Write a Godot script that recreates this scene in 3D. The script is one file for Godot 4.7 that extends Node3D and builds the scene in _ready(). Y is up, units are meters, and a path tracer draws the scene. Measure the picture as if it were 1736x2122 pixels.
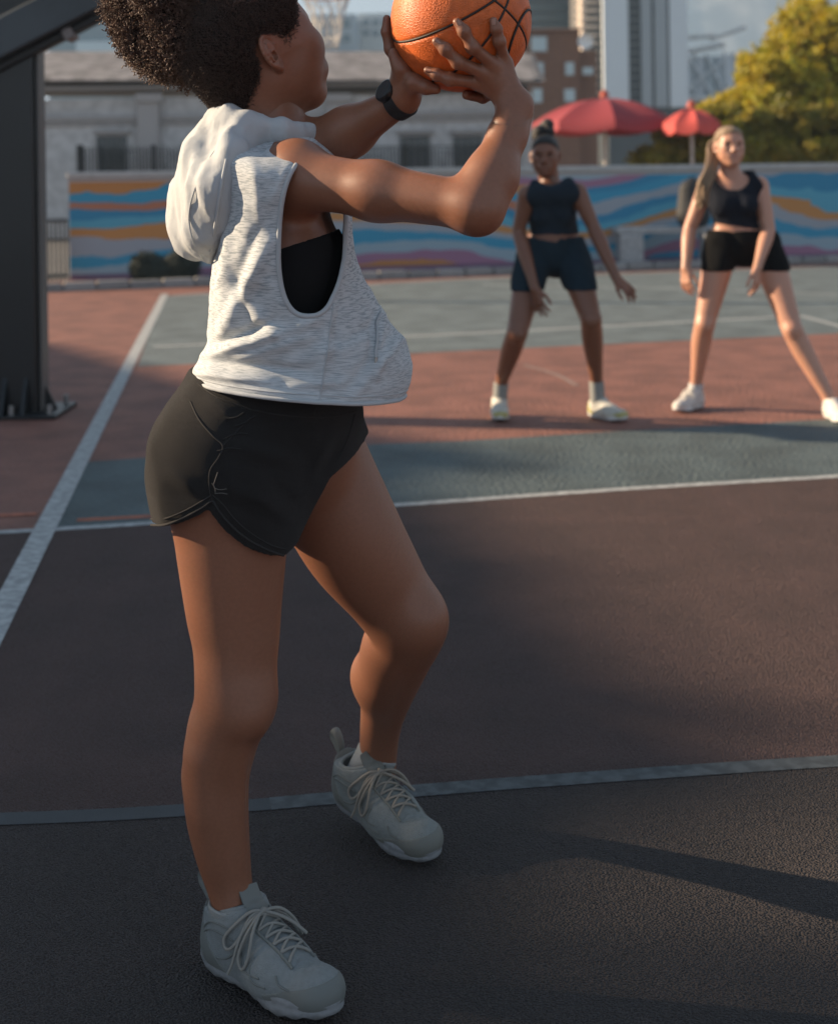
extends Node3D
# A street basketball court in low afternoon sun: a player shooting, two defenders, a painted wall, a house, towers, trees.
const F := 2930.0
const CX := 868.0
const CY := 372.0
var cam_t: Transform3D
var names := {}
var tex := {}
var sun_dir: Vector3

# ---------- measuring: from a place in the photograph and a distance to a point in the world ----------
func P(x: float, y: float, d: float) -> Vector3:
	return cam_t * Vector3((x - CX) / F * d, -(y - CY) / F * d, -d)
func G(x: float, y: float, h := 0.0) -> Vector3:
	var o := cam_t.origin
	var v := P(x, y, 1.0) - o
	return o + v * ((h - o.y) / v.y)
func proj(p: Vector3) -> Vector2:
	var q := cam_t.affine_inverse() * p
	return Vector2(CX - q.x / q.z * F, CY + q.y / q.z * F)
func M(px: float, d: float) -> float:
	return px * d / F

# ---------- distance field of tapered capsules, meshed with surface nets ----------
class Field:
	var a := PackedVector3Array()
	var ab := PackedVector3Array()
	var il := PackedFloat32Array()
	var ra := PackedFloat32Array()
	var dr := PackedFloat32Array()
	var nn := PackedVector3Array()
	var ns := PackedFloat32Array()
	var kk := PackedFloat32Array()
	var sb := PackedInt32Array()
	var planes: Array[Plane] = []
	var inflate := 0.0
	var extra = null
	func cone(p: Vector3, q: Vector3, r1: float, r2: float, k := 0.03, n := Vector3.ZERO, s := 1.0, sub := 0) -> void:
		a.append(p)
		ab.append(q - p)
		il.append(1.0 / maxf((q - p).length_squared(), 1e-9))
		ra.append(r1)
		dr.append(r2 - r1)
		nn.append(n.normalized())
		ns.append(s - 1.0)
		kk.append(k)
		sb.append(sub)
	func ball(p: Vector3, r: float, k := 0.02, n := Vector3.ZERO, s := 1.0, sub := 0) -> void:
		cone(p, p + Vector3(0, 1e-4, 0), r, r, k, n, s, sub)
	func chain(pts: Array, rs: Array, k := 0.03, n := Vector3.ZERO, s := 1.0) -> void:
		for i in pts.size() - 1:
			cone(pts[i], pts[i + 1], rs[i], rs[i + 1], k, n, s)
	func limb(pts: Array, rs: Array) -> void:  # a chain with its joints and radii carried through smoothly
		var n := pts.size() - 1
		var q := []
		var w := []
		for i in n:
			for j in 8:
				var t := j / 8.0
				q.append((pts[i] as Vector3).cubic_interpolate(pts[i + 1], pts[maxi(i - 1, 0)], pts[mini(i + 2, n)], t))
				w.append(cubic_interpolate(rs[i], rs[i + 1], rs[maxi(i - 1, 0)], rs[mini(i + 2, n)], t))
		q.append(pts[n])
		w.append(rs[n])
		chain(q, w, 0.0008)
	func one(i: int, p: Vector3) -> float:
		var v := p - a[i]
		var t := clampf(v.dot(ab[i]) * il[i], 0.0, 1.0)
		v -= ab[i] * t
		if ns[i] != 0.0:
			v += nn[i] * (v.dot(nn[i]) * ns[i])
		return v.length() - ra[i] - dr[i] * t
	func ev(p: Vector3, list: PackedInt32Array) -> float:
		var d := 1e3
		for i in list:
			var v := p - a[i]
			var t := clampf(v.dot(ab[i]) * il[i], 0.0, 1.0)
			v -= ab[i] * t
			if ns[i] != 0.0:
				v += nn[i] * (v.dot(nn[i]) * ns[i])
			var e := v.length() - ra[i] - dr[i] * t
			var k := kk[i]
			if sb[i] == 0:
				var h := k - absf(d - e)
				d = minf(d, e)
				if h > 0.0:
					d -= h * h / (4.0 * k)
			else:
				e = -e
				var h := k - absf(d - e)
				d = maxf(d, e)
				if h > 0.0:
					d += h * h / (4.0 * k)
		d -= inflate
		if extra != null:
			d = extra.call(p, d)
		for pl in planes:
			d = maxf(d, pl.distance_to(p))
		return d
	func all() -> PackedInt32Array:
		var l := PackedInt32Array()
		for i in a.size():
			l.append(i)
		return l
	func value(p: Vector3) -> float:
		return ev(p, all())
	func near_list(from: PackedInt32Array, c: Vector3, h: float) -> PackedInt32Array:
		var l := PackedInt32Array()
		for i in from:
			if one(i, c) < (h * (1.0 + maxf(ns[i], 0.0))) + kk[i] + 0.02 + inflate:
				l.append(i)
		return l
	func net(mb: MB, cell: float) -> void:
		var lo := Vector3.INF
		var hi := -Vector3.INF
		for i in a.size():
			if sb[i]:
				continue
			var r := maxf(ra[i], ra[i] + dr[i]) + inflate + 0.012
			if ns[i] < 0.0:
				r /= maxf(1.0 + ns[i], 0.2)
			var b := a[i] + ab[i]
			lo = lo.min(a[i].min(b) - Vector3.ONE * r)
			hi = hi.max(a[i].max(b) + Vector3.ONE * r)
		for pl in planes:  # cut the box down along axis-aligned planes
			if pl.normal.y > 0.99:
				hi.y = minf(hi.y, pl.d + 3.0 * cell)
			if pl.normal.y < -0.99:
				lo.y = maxf(lo.y, -pl.d - 3.0 * cell)
		var nb := Vector3i(((hi - lo) / (cell * 16.0)).ceil())
		var w := nb.x * 16 + 1
		var hgt := nb.y * 16 + 1
		var dep := nb.z * 16 + 1
		var sy := w
		var sz := w * hgt
		var val := PackedFloat32Array()
		val.resize(w * hgt * dep)
		val.fill(1e9)
		var vid := PackedInt32Array()
		vid.resize(w * hgt * dep)
		vid.fill(-1)
		var everything := all()
		var blocks := PackedInt32Array()
		for bz in nb.z:
			for by in nb.y:
				for bx in nb.x:
					var c := lo + (Vector3(bx, by, bz) + Vector3.ONE * 0.5) * cell * 16.0
					var l1 := near_list(everything, c, cell * 16.0 * 0.867)
					if l1.is_empty():
						continue
					for q in 64:
						var ox := bx * 16 + (q & 3) * 4
						var oy := by * 16 + ((q >> 2) & 3) * 4
						var oz := bz * 16 + (q >> 4) * 4
						var c2 := lo + Vector3(ox + 2, oy + 2, oz + 2) * cell
						var h2 := cell * 4.0 * 0.867
						var l2 := near_list(l1, c2, h2)
						if l2.is_empty():
							continue
						var smax := 0.0
						var has_add := false
						for i in l2:
							smax = maxf(smax, ns[i])
							if sb[i] == 0:
								has_add = true
						if not has_add or absf(ev(c2, l2)) > h2 * 1.25 * (1.0 + smax):
							continue
						blocks.append_array([ox, oy, oz])
						for z in range(oz, oz + 5):
							for y in range(oy, oy + 5):
								var at := z * sz + y * sy + ox
								for x in 5:
									if val[at + x] > 1e8:
										val[at + x] = ev(lo + Vector3(ox + x, y, z) * cell, l2)
		var off := PackedInt32Array([0, 1, sy, sy + 1, sz, sz + 1, sz + sy, sz + sy + 1])
		var cells := PackedInt32Array()
		for n in range(0, blocks.size(), 3):
			for z in range(blocks[n + 2], blocks[n + 2] + 4):
				for y in range(blocks[n + 1], blocks[n + 1] + 4):
					for x in range(blocks[n], blocks[n] + 4):
						var at := z * sz + y * sy + x
						var v0 := val[at]
						var neg := v0 < 0.0
						var same := true
						for o in 8:
							if (val[at + off[o]] < 0.0) != neg:
								same = false
								break
						if same:
							continue
						var s := Vector3.ZERO
						var m := 0
						for e in 12:
							var i0: int = EDGE[e * 2]
							var i1: int = EDGE[e * 2 + 1]
							var f0 := val[at + off[i0]]
							var f1 := val[at + off[i1]]
							if (f0 < 0.0) != (f1 < 0.0):
								var t := f0 / (f0 - f1)
								var p0 := Vector3(i0 & 1, (i0 >> 1) & 1, i0 >> 2)
								var p1 := Vector3(i1 & 1, (i1 >> 1) & 1, i1 >> 2)
								s += p0.lerp(p1, t)
								m += 1
						s /= m
						var v1 := val[at + 1]
						var v2 := val[at + sy]
						var v3 := val[at + sy + 1]
						var v4 := val[at + sz]
						var v5 := val[at + sz + 1]
						var v6 := val[at + sz + sy]
						var v7 := val[at + sz + sy + 1]
						var fx := 1.0 - s.x
						var fy := 1.0 - s.y
						var fz := 1.0 - s.z
						var g := Vector3(
							((v1 - v0) * fy + (v3 - v2) * s.y) * fz + ((v5 - v4) * fy + (v7 - v6) * s.y) * s.z,
							((v2 - v0) * fx + (v3 - v1) * s.x) * fz + ((v6 - v4) * fx + (v7 - v5) * s.x) * s.z,
							((v4 - v0) * fx + (v5 - v1) * s.x) * fy + ((v6 - v2) * fx + (v7 - v3) * s.x) * s.y)
						vid[at] = mb.v(lo + (Vector3(x, y, z) + s) * cell, g.normalized())
						cells.append(at)
		for at in cells:
			var v0 := val[at] < 0.0
			if v0 != (val[at + 1] < 0.0) and at >= sy + sz:
				quad(mb, vid[at], vid[at - sy], vid[at - sy - sz], vid[at - sz])
			if v0 != (val[at + sy] < 0.0) and at >= 1 + sz:
				quad(mb, vid[at], vid[at - 1], vid[at - 1 - sz], vid[at - sz])
			if v0 != (val[at + sz] < 0.0) and at >= 1 + sy:
				quad(mb, vid[at], vid[at - 1], vid[at - 1 - sy], vid[at - sy])
	func quad(mb: MB, i: int, j: int, k: int, l: int) -> void:
		if i < 0 or j < 0 or k < 0 or l < 0:
			return
		mb.tri(i, j, k)
		mb.tri(i, k, l)

const EDGE := [0, 1, 2, 3, 4, 5, 6, 7, 0, 2, 1, 3, 4, 6, 5, 7, 0, 4, 1, 5, 2, 6, 3, 7]

# ---------- mesh builder ----------
class MB:
	var vs := PackedVector3Array()
	var nr := PackedVector3Array()
	var uv := PackedVector2Array()
	var cl := PackedColorArray()
	var ix := PackedInt32Array()
	var tint := Color.WHITE
	func v(p: Vector3, n: Vector3, t := Vector2.ZERO) -> int:
		vs.append(p)
		nr.append(n)
		uv.append(t)
		cl.append(tint)
		return vs.size() - 1
	func tri(i: int, j: int, k: int) -> void:
		var c := (vs[j] - vs[i]).cross(vs[k] - vs[i])
		if c.dot(nr[i] + nr[j] + nr[k]) > 0.0:
			ix.append_array([i, k, j])
		else:
			ix.append_array([i, j, k])
	func face(pts: Array, out: Vector3, t := []) -> void:
		var n: Vector3 = (pts[1] - pts[0]).cross(pts[2] - pts[0]).normalized()
		if n.dot(out) < 0.0:
			n = -n
		var i0 := vs.size()
		for i in pts.size():
			v(pts[i], n, t[i] if t.size() else Vector2(pts[i].x, pts[i].y))
		for i in pts.size() - 2:
			tri(i0, i0 + i + 1, i0 + i + 2)
	func box(c: Vector3, s: Vector3, b := Basis.IDENTITY, bev := 0.0) -> void:
		var h := s * 0.5
		bev = minf(bev, minf(h.x, minf(h.y, h.z)) * 0.45)
		for ax in 3:
			var u := (ax + 1) % 3
			var w := (ax + 2) % 3
			for sg in [-1.0, 1.0]:
				var q := []
				for k in [[-1, -1], [1, -1], [1, 1], [-1, 1]]:
					var p := Vector3.ZERO
					p[ax] = sg * h[ax]
					p[u] = k[0] * (h[u] - bev)
					p[w] = k[1] * (h[w] - bev)
					q.append(c + b * p)
				var o := Vector3.ZERO
				o[ax] = sg
				face(q, b * o, [Vector2(0, 0), Vector2(1, 0), Vector2(1, 1), Vector2(0, 1)])
		if bev <= 0.0:
			return
		for ax in 3:
			var u := (ax + 1) % 3
			var w := (ax + 2) % 3
			for k in [[-1, -1], [1, -1], [1, 1], [-1, 1]]:
				var q := []
				for e in [[-1, 0], [1, 0], [1, 1], [-1, 1]]:
					var p := Vector3.ZERO
					p[ax] = e[0] * (h[ax] - bev)
					p[u] = k[0] * (h[u] - (bev if e[1] else 0.0))
					p[w] = k[1] * (h[w] - (0.0 if e[1] else bev))
					q.append(c + b * p)
				var o := Vector3.ZERO
				o[u] = k[0]
				o[w] = k[1]
				face(q, b * o)
	func tube(pts: Array, rs: Array, sides := 8, flat := Vector3.ZERO, fs := 1.0) -> void:
		var n := pts.size()
		var up := Vector3.ZERO
		var rows := []
		for i in n:
			var t: Vector3 = (pts[mini(i + 1, n - 1)] - pts[maxi(i - 1, 0)]).normalized()
			if up == Vector3.ZERO:
				up = t.cross(Vector3(0.31, 0.9, 0.2)).normalized()
			up = (up - t * up.dot(t)).normalized()
			var side := t.cross(up)
			var r: float = rs[i] if rs.size() > 1 else rs[0]
			var row := []
			for k in sides:
				var d := up * cos(TAU * k / sides) + side * sin(TAU * k / sides)
				var e := d
				if flat != Vector3.ZERO:
					e = d - flat * d.dot(flat) * (1.0 - fs)
				row.append(v(pts[i] + e * r, d, Vector2(k / float(sides), i / float(n))))
			rows.append(row)
		for i in n - 1:
			for k in sides:
				var k2 := (k + 1) % sides
				tri(rows[i][k], rows[i][k2], rows[i + 1][k2])
				tri(rows[i][k], rows[i + 1][k2], rows[i + 1][k])
		for e in [0, n - 1]:
			var t: Vector3 = (pts[0] - pts[1]) if e == 0 else (pts[n - 1] - pts[n - 2])
			var i0 := v(pts[e], t.normalized())
			for k in sides:
				tri(i0, rows[e][k], rows[e][(k + 1) % sides])
	func grid(rows: Array, close := false) -> void:  # rows of points, smooth normals
		var nv := rows.size()
		var nu: int = rows[0].size()
		var i0 := vs.size()
		for j in nv:
			for i in nu:
				var l: Vector3 = rows[j][(i - 1 + nu) % nu] if close or i > 0 else rows[j][i]
				var r: Vector3 = rows[j][(i + 1) % nu] if close or i < nu - 1 else rows[j][i]
				var n := (r - l).cross(rows[mini(j + 1, nv - 1)][i] - rows[maxi(j - 1, 0)][i]).normalized()
				v(rows[j][i], n, Vector2(i / float(nu), j / float(nv)))
		for j in nv - 1:
			for i in nu - (0 if close else 1):
				var p := i0 + j * nu + i
				var q := i0 + j * nu + (i + 1) % nu
				tri(p, q, q + nu)
				tri(p, q + nu, p + nu)
	func poly(pts: Array, y: float, up := Vector3.UP) -> void:  # flat polygon on the ground
		var f := PackedVector2Array()
		for p in pts:
			f.append(Vector2(p.x, p.z))
		var i0 := vs.size()
		for p in pts:
			v(Vector3(p.x, y, p.z), up, Vector2(p.x, p.z))
		var t := Geometry2D.triangulate_polygon(f)
		for i in range(0, t.size(), 3):
			tri(i0 + t[i], i0 + t[i + 1], i0 + t[i + 2])
	func mesh() -> ArrayMesh:
		var m := ArrayMesh.new()
		var arr := []
		arr.resize(Mesh.ARRAY_MAX)
		arr[Mesh.ARRAY_VERTEX] = vs
		arr[Mesh.ARRAY_NORMAL] = nr
		arr[Mesh.ARRAY_TEX_UV] = uv
		arr[Mesh.ARRAY_COLOR] = cl
		arr[Mesh.ARRAY_INDEX] = ix
		m.add_surface_from_arrays(Mesh.PRIMITIVE_TRIANGLES, arr)
		return m

# ---------- nodes ----------
func numbered(n: String) -> String:
	var c: int = names.get(n, 0)
	names[n] = c + 1
	return n if c == 0 else "%s_%03d" % [n, c]
func tag(o: Node, label: String, category: String, group := "", kind := "") -> void:
	o.set_meta("label", label)
	o.set_meta("category", category)
	if group:
		o.set_meta("group", group)
	if kind:
		o.set_meta("kind", kind)
func thing(n: String, at: Vector3, label: String, category: String, group := "") -> Node3D:
	var o := Node3D.new()
	o.name = numbered(n)
	o.position = at
	add_child(o, true)
	tag(o, label, category, group)
	return o
func put(n: String, m: Mesh, mat: Material, par: Node = self) -> MeshInstance3D:
	var o := MeshInstance3D.new()
	o.mesh = m
	o.material_override = mat
	if par == self:
		o.name = numbered(n)
	else:
		var k := 0
		var nm := n
		while par.has_node(nm):
			k += 1
			nm = "%s_%03d" % [n, k]
		o.name = nm
		if par.get_parent() == self:
			o.position = -(par as Node3D).position if not (par is MeshInstance3D) else Vector3.ZERO
	par.add_child(o, true)
	return o
func struct(n: String, m: Mesh, mat: Material, label := "") -> MeshInstance3D:
	var o := put(n, m, mat)
	o.set_meta("kind", "structure")
	if label:
		o.set_meta("label", label)
	return o
func copies(n: String, m: Mesh, mat: Material, ts: Array, cols: Array, par: Node) -> MultiMeshInstance3D:
	var mm := MultiMesh.new()
	mm.transform_format = MultiMesh.TRANSFORM_3D
	mm.use_colors = cols.size() > 0
	mm.mesh = m
	mm.instance_count = ts.size()
	for i in ts.size():
		mm.set_instance_transform(i, ts[i])
		if cols.size():
			mm.set_instance_color(i, cols[i])
	var o := MultiMeshInstance3D.new()
	o.multimesh = mm
	o.material_override = mat
	o.name = n
	o.set_meta("kind", "stuff")
	par.add_child(o, true)
	if par != self:
		o.position = -(par as Node3D).position
	return o

# ---------- materials ----------
func noise(key: String, size: int, freq: float, type := FastNoiseLite.TYPE_SIMPLEX_SMOOTH, oct := 3, normal := 0.0, ramp: Gradient = null) -> NoiseTexture2D:
	if tex.has(key):
		return tex[key]
	var n := FastNoiseLite.new()
	n.seed = key.hash() % 1000
	n.noise_type = type
	n.frequency = freq
	n.fractal_octaves = oct
	if type == FastNoiseLite.TYPE_CELLULAR:
		n.fractal_type = FastNoiseLite.FRACTAL_NONE
		n.cellular_return_type = FastNoiseLite.RETURN_DISTANCE
	var t := NoiseTexture2D.new()
	t.width = size
	t.height = size
	t.seamless = true
	t.generate_mipmaps = false
	t.noise = n
	if normal > 0.0:
		t.as_normal_map = true
		t.bump_strength = normal
	if ramp:
		t.color_ramp = ramp
	tex[key] = t
	return t
func grad(a: float, b: float) -> Gradient:  # grey multiplier ramp, from a to b
	var g := Gradient.new()
	g.set_color(0, Color(a, a, a))
	g.set_color(1, Color(b, b, b))
	g.set_offset(0, 0.25)
	g.set_offset(1, 0.75)
	return g
func mat(r: float, g: float, b: float, rough := 0.7, metal := 0.0) -> StandardMaterial3D:
	var m := StandardMaterial3D.new()
	m.albedo_color = Color(r, g, b).linear_to_srgb()
	m.roughness = rough
	m.metallic = metal
	return m
func worn(m: StandardMaterial3D, key: String, size: int, freq: float, lo: float, scale: float) -> StandardMaterial3D:
	m.albedo_texture = noise(key, size, freq, FastNoiseLite.TYPE_SIMPLEX_SMOOTH, 5, 0.0, grad(lo, 1.0))
	m.uv1_triplanar = true
	m.uv1_world_triplanar = true
	m.uv1_scale = Vector3.ONE * scale
	return m
func bumpy(m: StandardMaterial3D, t: Texture2D, scale: float, strength: float) -> StandardMaterial3D:
	m.normal_enabled = true
	m.normal_texture = t
	m.normal_scale = strength
	m.uv1_triplanar = true
	m.uv1_world_triplanar = true
	m.uv1_scale = Vector3.ONE * scale
	return m

func rbox(mb: MB, x0: float, y0: float, x1: float, y1: float, d: float, th: float, bev := 0.0) -> void:
	var p := P(x0, y1, d)
	var q := P(x1, y0, d)
	mb.box((p + q) * 0.5 - Vector3(0, 0, th * 0.5), Vector3(absf(q.x - p.x), absf(q.y - p.y), th), Basis.IDENTITY, bev)

func _ready() -> void:
	# ----- camera, sky, sun, exposure -----
	cam_t = Transform3D(Basis(Vector3(0, 0, 1), deg_to_rad(-0.8)), Vector3(0, 1.32, 0))
	var cam := Camera3D.new()
	cam.name = "camera"
	add_child(cam)
	cam.transform = cam_t
	var at := CameraAttributesPhysical.new()
	at.frustum_focus_distance = 2.4
	at.frustum_focal_length = 35.0
	at.exposure_aperture = 2.9
	at.frustum_near = 0.05
	at.frustum_far = 6000.0
	cam.attributes = at
	cam.projection = Camera3D.PROJECTION_FRUSTUM
	cam.near = 0.05
	cam.far = 6000.0
	cam.size = 2122.0 / F * 0.05
	cam.frustum_offset = Vector2(0, -(1061.0 - CY) / F * 0.05)
	cam.current = true
	var env := Environment.new()
	env.background_mode = Environment.BG_SKY
	var sky := Sky.new()
	var sm := ProceduralSkyMaterial.new()
	sm.sky_top_color = Color(0.085, 0.125, 0.185).linear_to_srgb()
	sm.sky_horizon_color = Color(0.57, 0.615, 0.66).linear_to_srgb()
	sm.sky_curve = 0.14
	sm.ground_bottom_color = Color(0.07, 0.06, 0.055).linear_to_srgb()
	sm.ground_horizon_color = Color(0.22, 0.22, 0.22).linear_to_srgb()
	sm.sun_angle_max = 12.0
	sky.sky_material = sm
	env.sky = sky
	env.tonemap_mode = Environment.TONE_MAPPER_LINEAR
	env.tonemap_exposure = 2.3
	env.sdfgi_enabled = true
	env.ssao_enabled = true
	env.ssil_enabled = true
	env.fog_enabled = true
	env.fog_density = 0.0008
	env.fog_light_color = Color(0.68, 0.80, 0.92)
	var we := WorldEnvironment.new()
	we.name = "world_environment"
	we.environment = env
	add_child(we)
	var el := deg_to_rad(22.0)
	sun_dir = Vector3(-0.978 * cos(el), sin(el), -0.208 * cos(el)).normalized()
	var sun := DirectionalLight3D.new()
	sun.name = "sun"
	sun.basis = Basis.looking_at(-sun_dir)
	sun.light_color = Color(1.0, 0.89, 0.75)
	sun.light_energy = 1.6
	sun.light_angular_distance = 0.5
	sun.shadow_enabled = true
	add_child(sun)
	# ----- the place -----
	court()
	mural_wall()
	house()
	skyline()
	trees()
	street_things()
	hoop()
	# ----- the players -----
	shooter()
	guards()

var grit_tex: ImageTexture
func grit(m: StandardMaterial3D, scale: float) -> StandardMaterial3D:  # aggregate, blotches, scuffs and specks of the paving
	if grit_tex == null:
		var n := 1024
		var im := Image.create(n, n, false, Image.FORMAT_RGB8)
		var nz := FastNoiseLite.new()
		nz.seed = 12
		nz.frequency = 0.006
		nz.fractal_octaves = 4
		var rg := RandomNumberGenerator.new()
		rg.seed = 5
		var val := PackedFloat32Array()
		val.resize(n * n)
		for y in n:
			for x in n:
				var fx := x / float(n)
				var fy := y / float(n)
				var a := lerpf(lerpf(nz.get_noise_2d(x, y), nz.get_noise_2d(x - n, y), fx), lerpf(nz.get_noise_2d(x, y - n), nz.get_noise_2d(x - n, y - n), fx), fy)
				val[y * n + x] = 0.80 + a * 0.30 + rg.randfn() * 0.085
		for k in 260:  # scuffs and pale worn strokes
			var c := Vector2(rg.randf() * n, rg.randf() * n)
			var an := rg.randf() * TAU
			var tone := rg.randf_range(-0.16, 0.12)
			for i in rg.randi_range(12, 70):
				an += rg.randfn() * 0.05
				c += Vector2(cos(an), sin(an))
				for w in 2:
					val[posmod(int(c.y) + w, n) * n + posmod(int(c.x), n)] += tone * rg.randf()
		for k in 900:  # grit and small stones
			var at := rg.randi() % (n * n)
			val[at] += rg.randf_range(-0.3, 0.5)
		for y in n:
			for x in n:
				var v := clampf(val[y * n + x], 0.15, 1.0)
				im.set_pixel(x, y, Color(v, v, v).linear_to_srgb())
		grit_tex = ImageTexture.create_from_image(im)
	m.albedo_texture = grit_tex
	m.uv1_triplanar = true
	m.uv1_world_triplanar = true
	m.uv1_scale = Vector3.ONE * scale
	return m

func court() -> void:
	var fine := noise("court_grain", 512, 0.25, FastNoiseLite.TYPE_SIMPLEX, 3, 6.0)
	var mb := MB.new()
	mb.face([Vector3(-150, -0.02, 60), Vector3(1300, -0.02, 60), Vector3(1300, -0.02, -2300), Vector3(-150, -0.02, -2300)], Vector3.UP)
	struct("ground", mb.mesh(), worn(mat(0.16, 0.155, 0.15, 0.9), "ground", 512, 0.02, 0.9, 0.1))
	# the painted slab
	mb = MB.new()
	var slab := [Vector3(-9, 0, 6), Vector3(12, 0, 6), Vector3(12, 0, -26), Vector3(-9, 0, -18)]
	mb.poly(slab, 0.0)
	for i in 4:
		var p: Vector3 = slab[i]
		var q: Vector3 = slab[(i + 1) % 4]
		mb.face([p, q, q + Vector3(0, -0.1, 0), p + Vector3(0, -0.1, 0)], (p + q) * 0.5 - Vector3(1, 0, -8))
	var red := bumpy(worn(mat(0.222, 0.092, 0.066, 0.75), "paint_wear", 1024, 0.008, 0.84, 0.25), fine, 0.25, 0.2)
	struct("court", mb.mesh(), red)
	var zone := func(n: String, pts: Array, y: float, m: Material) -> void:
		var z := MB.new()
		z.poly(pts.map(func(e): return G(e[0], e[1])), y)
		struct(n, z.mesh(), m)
	var grey := bumpy(worn(mat(0.125, 0.152, 0.158, 0.75), "paint_wear", 1024, 0.008, 0.84, 0.25), fine, 0.25, 0.2)
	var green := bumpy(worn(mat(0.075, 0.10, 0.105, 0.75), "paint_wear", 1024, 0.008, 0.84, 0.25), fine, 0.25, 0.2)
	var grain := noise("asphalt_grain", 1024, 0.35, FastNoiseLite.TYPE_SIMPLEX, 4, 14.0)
	var shaded_maroon := bumpy(grit(mat(0.094, 0.048, 0.042, 0.8), 0.45), grain, 0.45, 1.0)  # middle ground: part of the shade is put into this colour
	var dark := bumpy(grit(mat(0.046, 0.034, 0.032, 0.85), 0.45), grain, 0.45, 0.9)  # nearest ground: colour darkened to stand in for deeper shade
	zone.call("paint_or_shade_zone", [[340, 614], [1000, 577], [1760, 553], [2300, 530], [2300, 660], [1736, 691], [964, 727], [285, 760]], 0.0015, grey)
	zone.call("paint_or_shade_zone", [[178, 958], [480, 936], [800, 920], [960, 914], [1300, 893], [1736, 868], [2100, 850], [2100, 963], [1736, 988], [820, 1048], [300, 1086], [108, 1098]], 0.0015, green)
	zone.call("paint_or_shade_zone", [[-300, 1122], [108, 1099], [300, 1087], [820, 1049], [1736, 989], [2200, 960], [2600, 1545], [1736, 1578], [1012, 1628], [516, 1671], [-500, 1715]], 0.0015, shaded_maroon)
	zone.call("paint_or_shade_zone", [[-500, 1718], [516, 1674], [1012, 1631], [1736, 1581], [2600, 1548], [2900, 2900], [-1500, 2900]], 0.0015, dark)
	# painted lines
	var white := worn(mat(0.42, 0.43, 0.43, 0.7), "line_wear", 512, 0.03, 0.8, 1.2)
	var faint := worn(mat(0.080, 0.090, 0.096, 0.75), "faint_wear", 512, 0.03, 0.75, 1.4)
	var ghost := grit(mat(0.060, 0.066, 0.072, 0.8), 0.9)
	var orange := worn(mat(0.42, 0.12, 0.06, 0.7), "line_wear", 512, 0.03, 0.8, 1.2)
	var line := func(pts: Array, w: float, m: Material, y: float) -> void:
		var c := Curve3D.new()
		c.bake_interval = 0.1
		for i in pts.size():
			var p := G(pts[i][0], pts[i][1])
			var t := Vector3.ZERO
			if pts.size() > 2 and i > 0 and i < pts.size() - 1:
				t = (G(pts[i + 1][0], pts[i + 1][1]) - G(pts[i - 1][0], pts[i - 1][1])) * 0.16
			c.add_point(p, -t, t)
		var b := c.get_baked_points()
		var z := MB.new()
		var last := []
		for i in b.size():
			var t := (b[mini(i + 1, b.size() - 1)] - b[maxi(i - 1, 0)]).normalized()
			var s := Vector3(-t.z, 0, t.x) * w * 0.5
			var l := z.v(b[i] + s + Vector3(0, y, 0), Vector3.UP)
			var r := z.v(b[i] - s + Vector3(0, y, 0), Vector3.UP)
			if last.size():
				z.tri(last[0], last[1], l)
				z.tri(last[1], r, l)
			last = [l, r]
		struct("painted_line", z.mesh(), m)
	line.call([[-180, 1634], [23, 1236], [342, 610]], 0.085, white, 0.0036)
	line.call([[318, 719], [700, 703], [964, 692], [1657, 655]], 0.085, white, 0.003)
	line.call([[1657, 655], [1760, 683], [2000, 760]], 0.06, white, 0.0033)
	line.call([[360, 613], [1000, 577], [1736, 553]], 0.085, white, 0.003)
	line.call([[1000, 590], [1360, 597], [1736, 611]], 0.06, white, 0.0032)
	line.call([[-300, 1121], [108, 1098], [300, 1086], [820, 1048], [1300, 1014], [1736, 988], [2200, 962]], 0.055, white, 0.003)
	line.call([[-300, 1082], [76, 1066]], 0.05, orange, 0.003)
	line.call([[160, 1079], [330, 1070]], 0.05, orange, 0.003)
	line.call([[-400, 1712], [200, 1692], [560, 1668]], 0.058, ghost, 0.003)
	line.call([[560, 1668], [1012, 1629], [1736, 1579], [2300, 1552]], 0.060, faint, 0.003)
	line.call([[1085, 757], [1150, 776], [1195, 800]], 0.04, worn(mat(0.3, 0.2, 0.17, 0.8), "line_wear", 512, 0.03, 0.8, 1.2), 0.003)
	# kerb between the court and the wall
	mb = MB.new()
	var k0 := G(60, 606)
	var k1 := G(1800, 541)
	var kd := Basis(Vector3.UP, -atan2((k1 - k0).z, (k1 - k0).x))
	mb.box((k0 + k1) * 0.5 + Vector3(0, 0.02, -0.01), Vector3(k0.distance_to(k1), 0.06, 0.14), kd)
	var kerb := struct("kerb", mb.mesh(), mat(0.16, 0.155, 0.15, 0.9))
	var km: Array[StandardMaterial3D] = []
	for t in [0.25, 0.29, 0.33]:
		km.append(worn(mat(t, t * 0.97, t * 0.94, 0.85), "ground", 512, 0.02, 0.9, 1.0))
	for i in 30:
		var p := k0.lerp(k1, (i + 0.5) / 30.0)
		mb = MB.new()
		mb.box(p + Vector3(0, 0.042 + 0.006 * (i * 7 % 3), 0.003 * (i * 5 % 4)), Vector3(k0.distance_to(k1) / 30.0 - 0.018, 0.12, 0.16), kd, 0.018)
		put("kerb_stone", mb.mesh(), km[i * 5 % 3], kerb)

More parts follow.
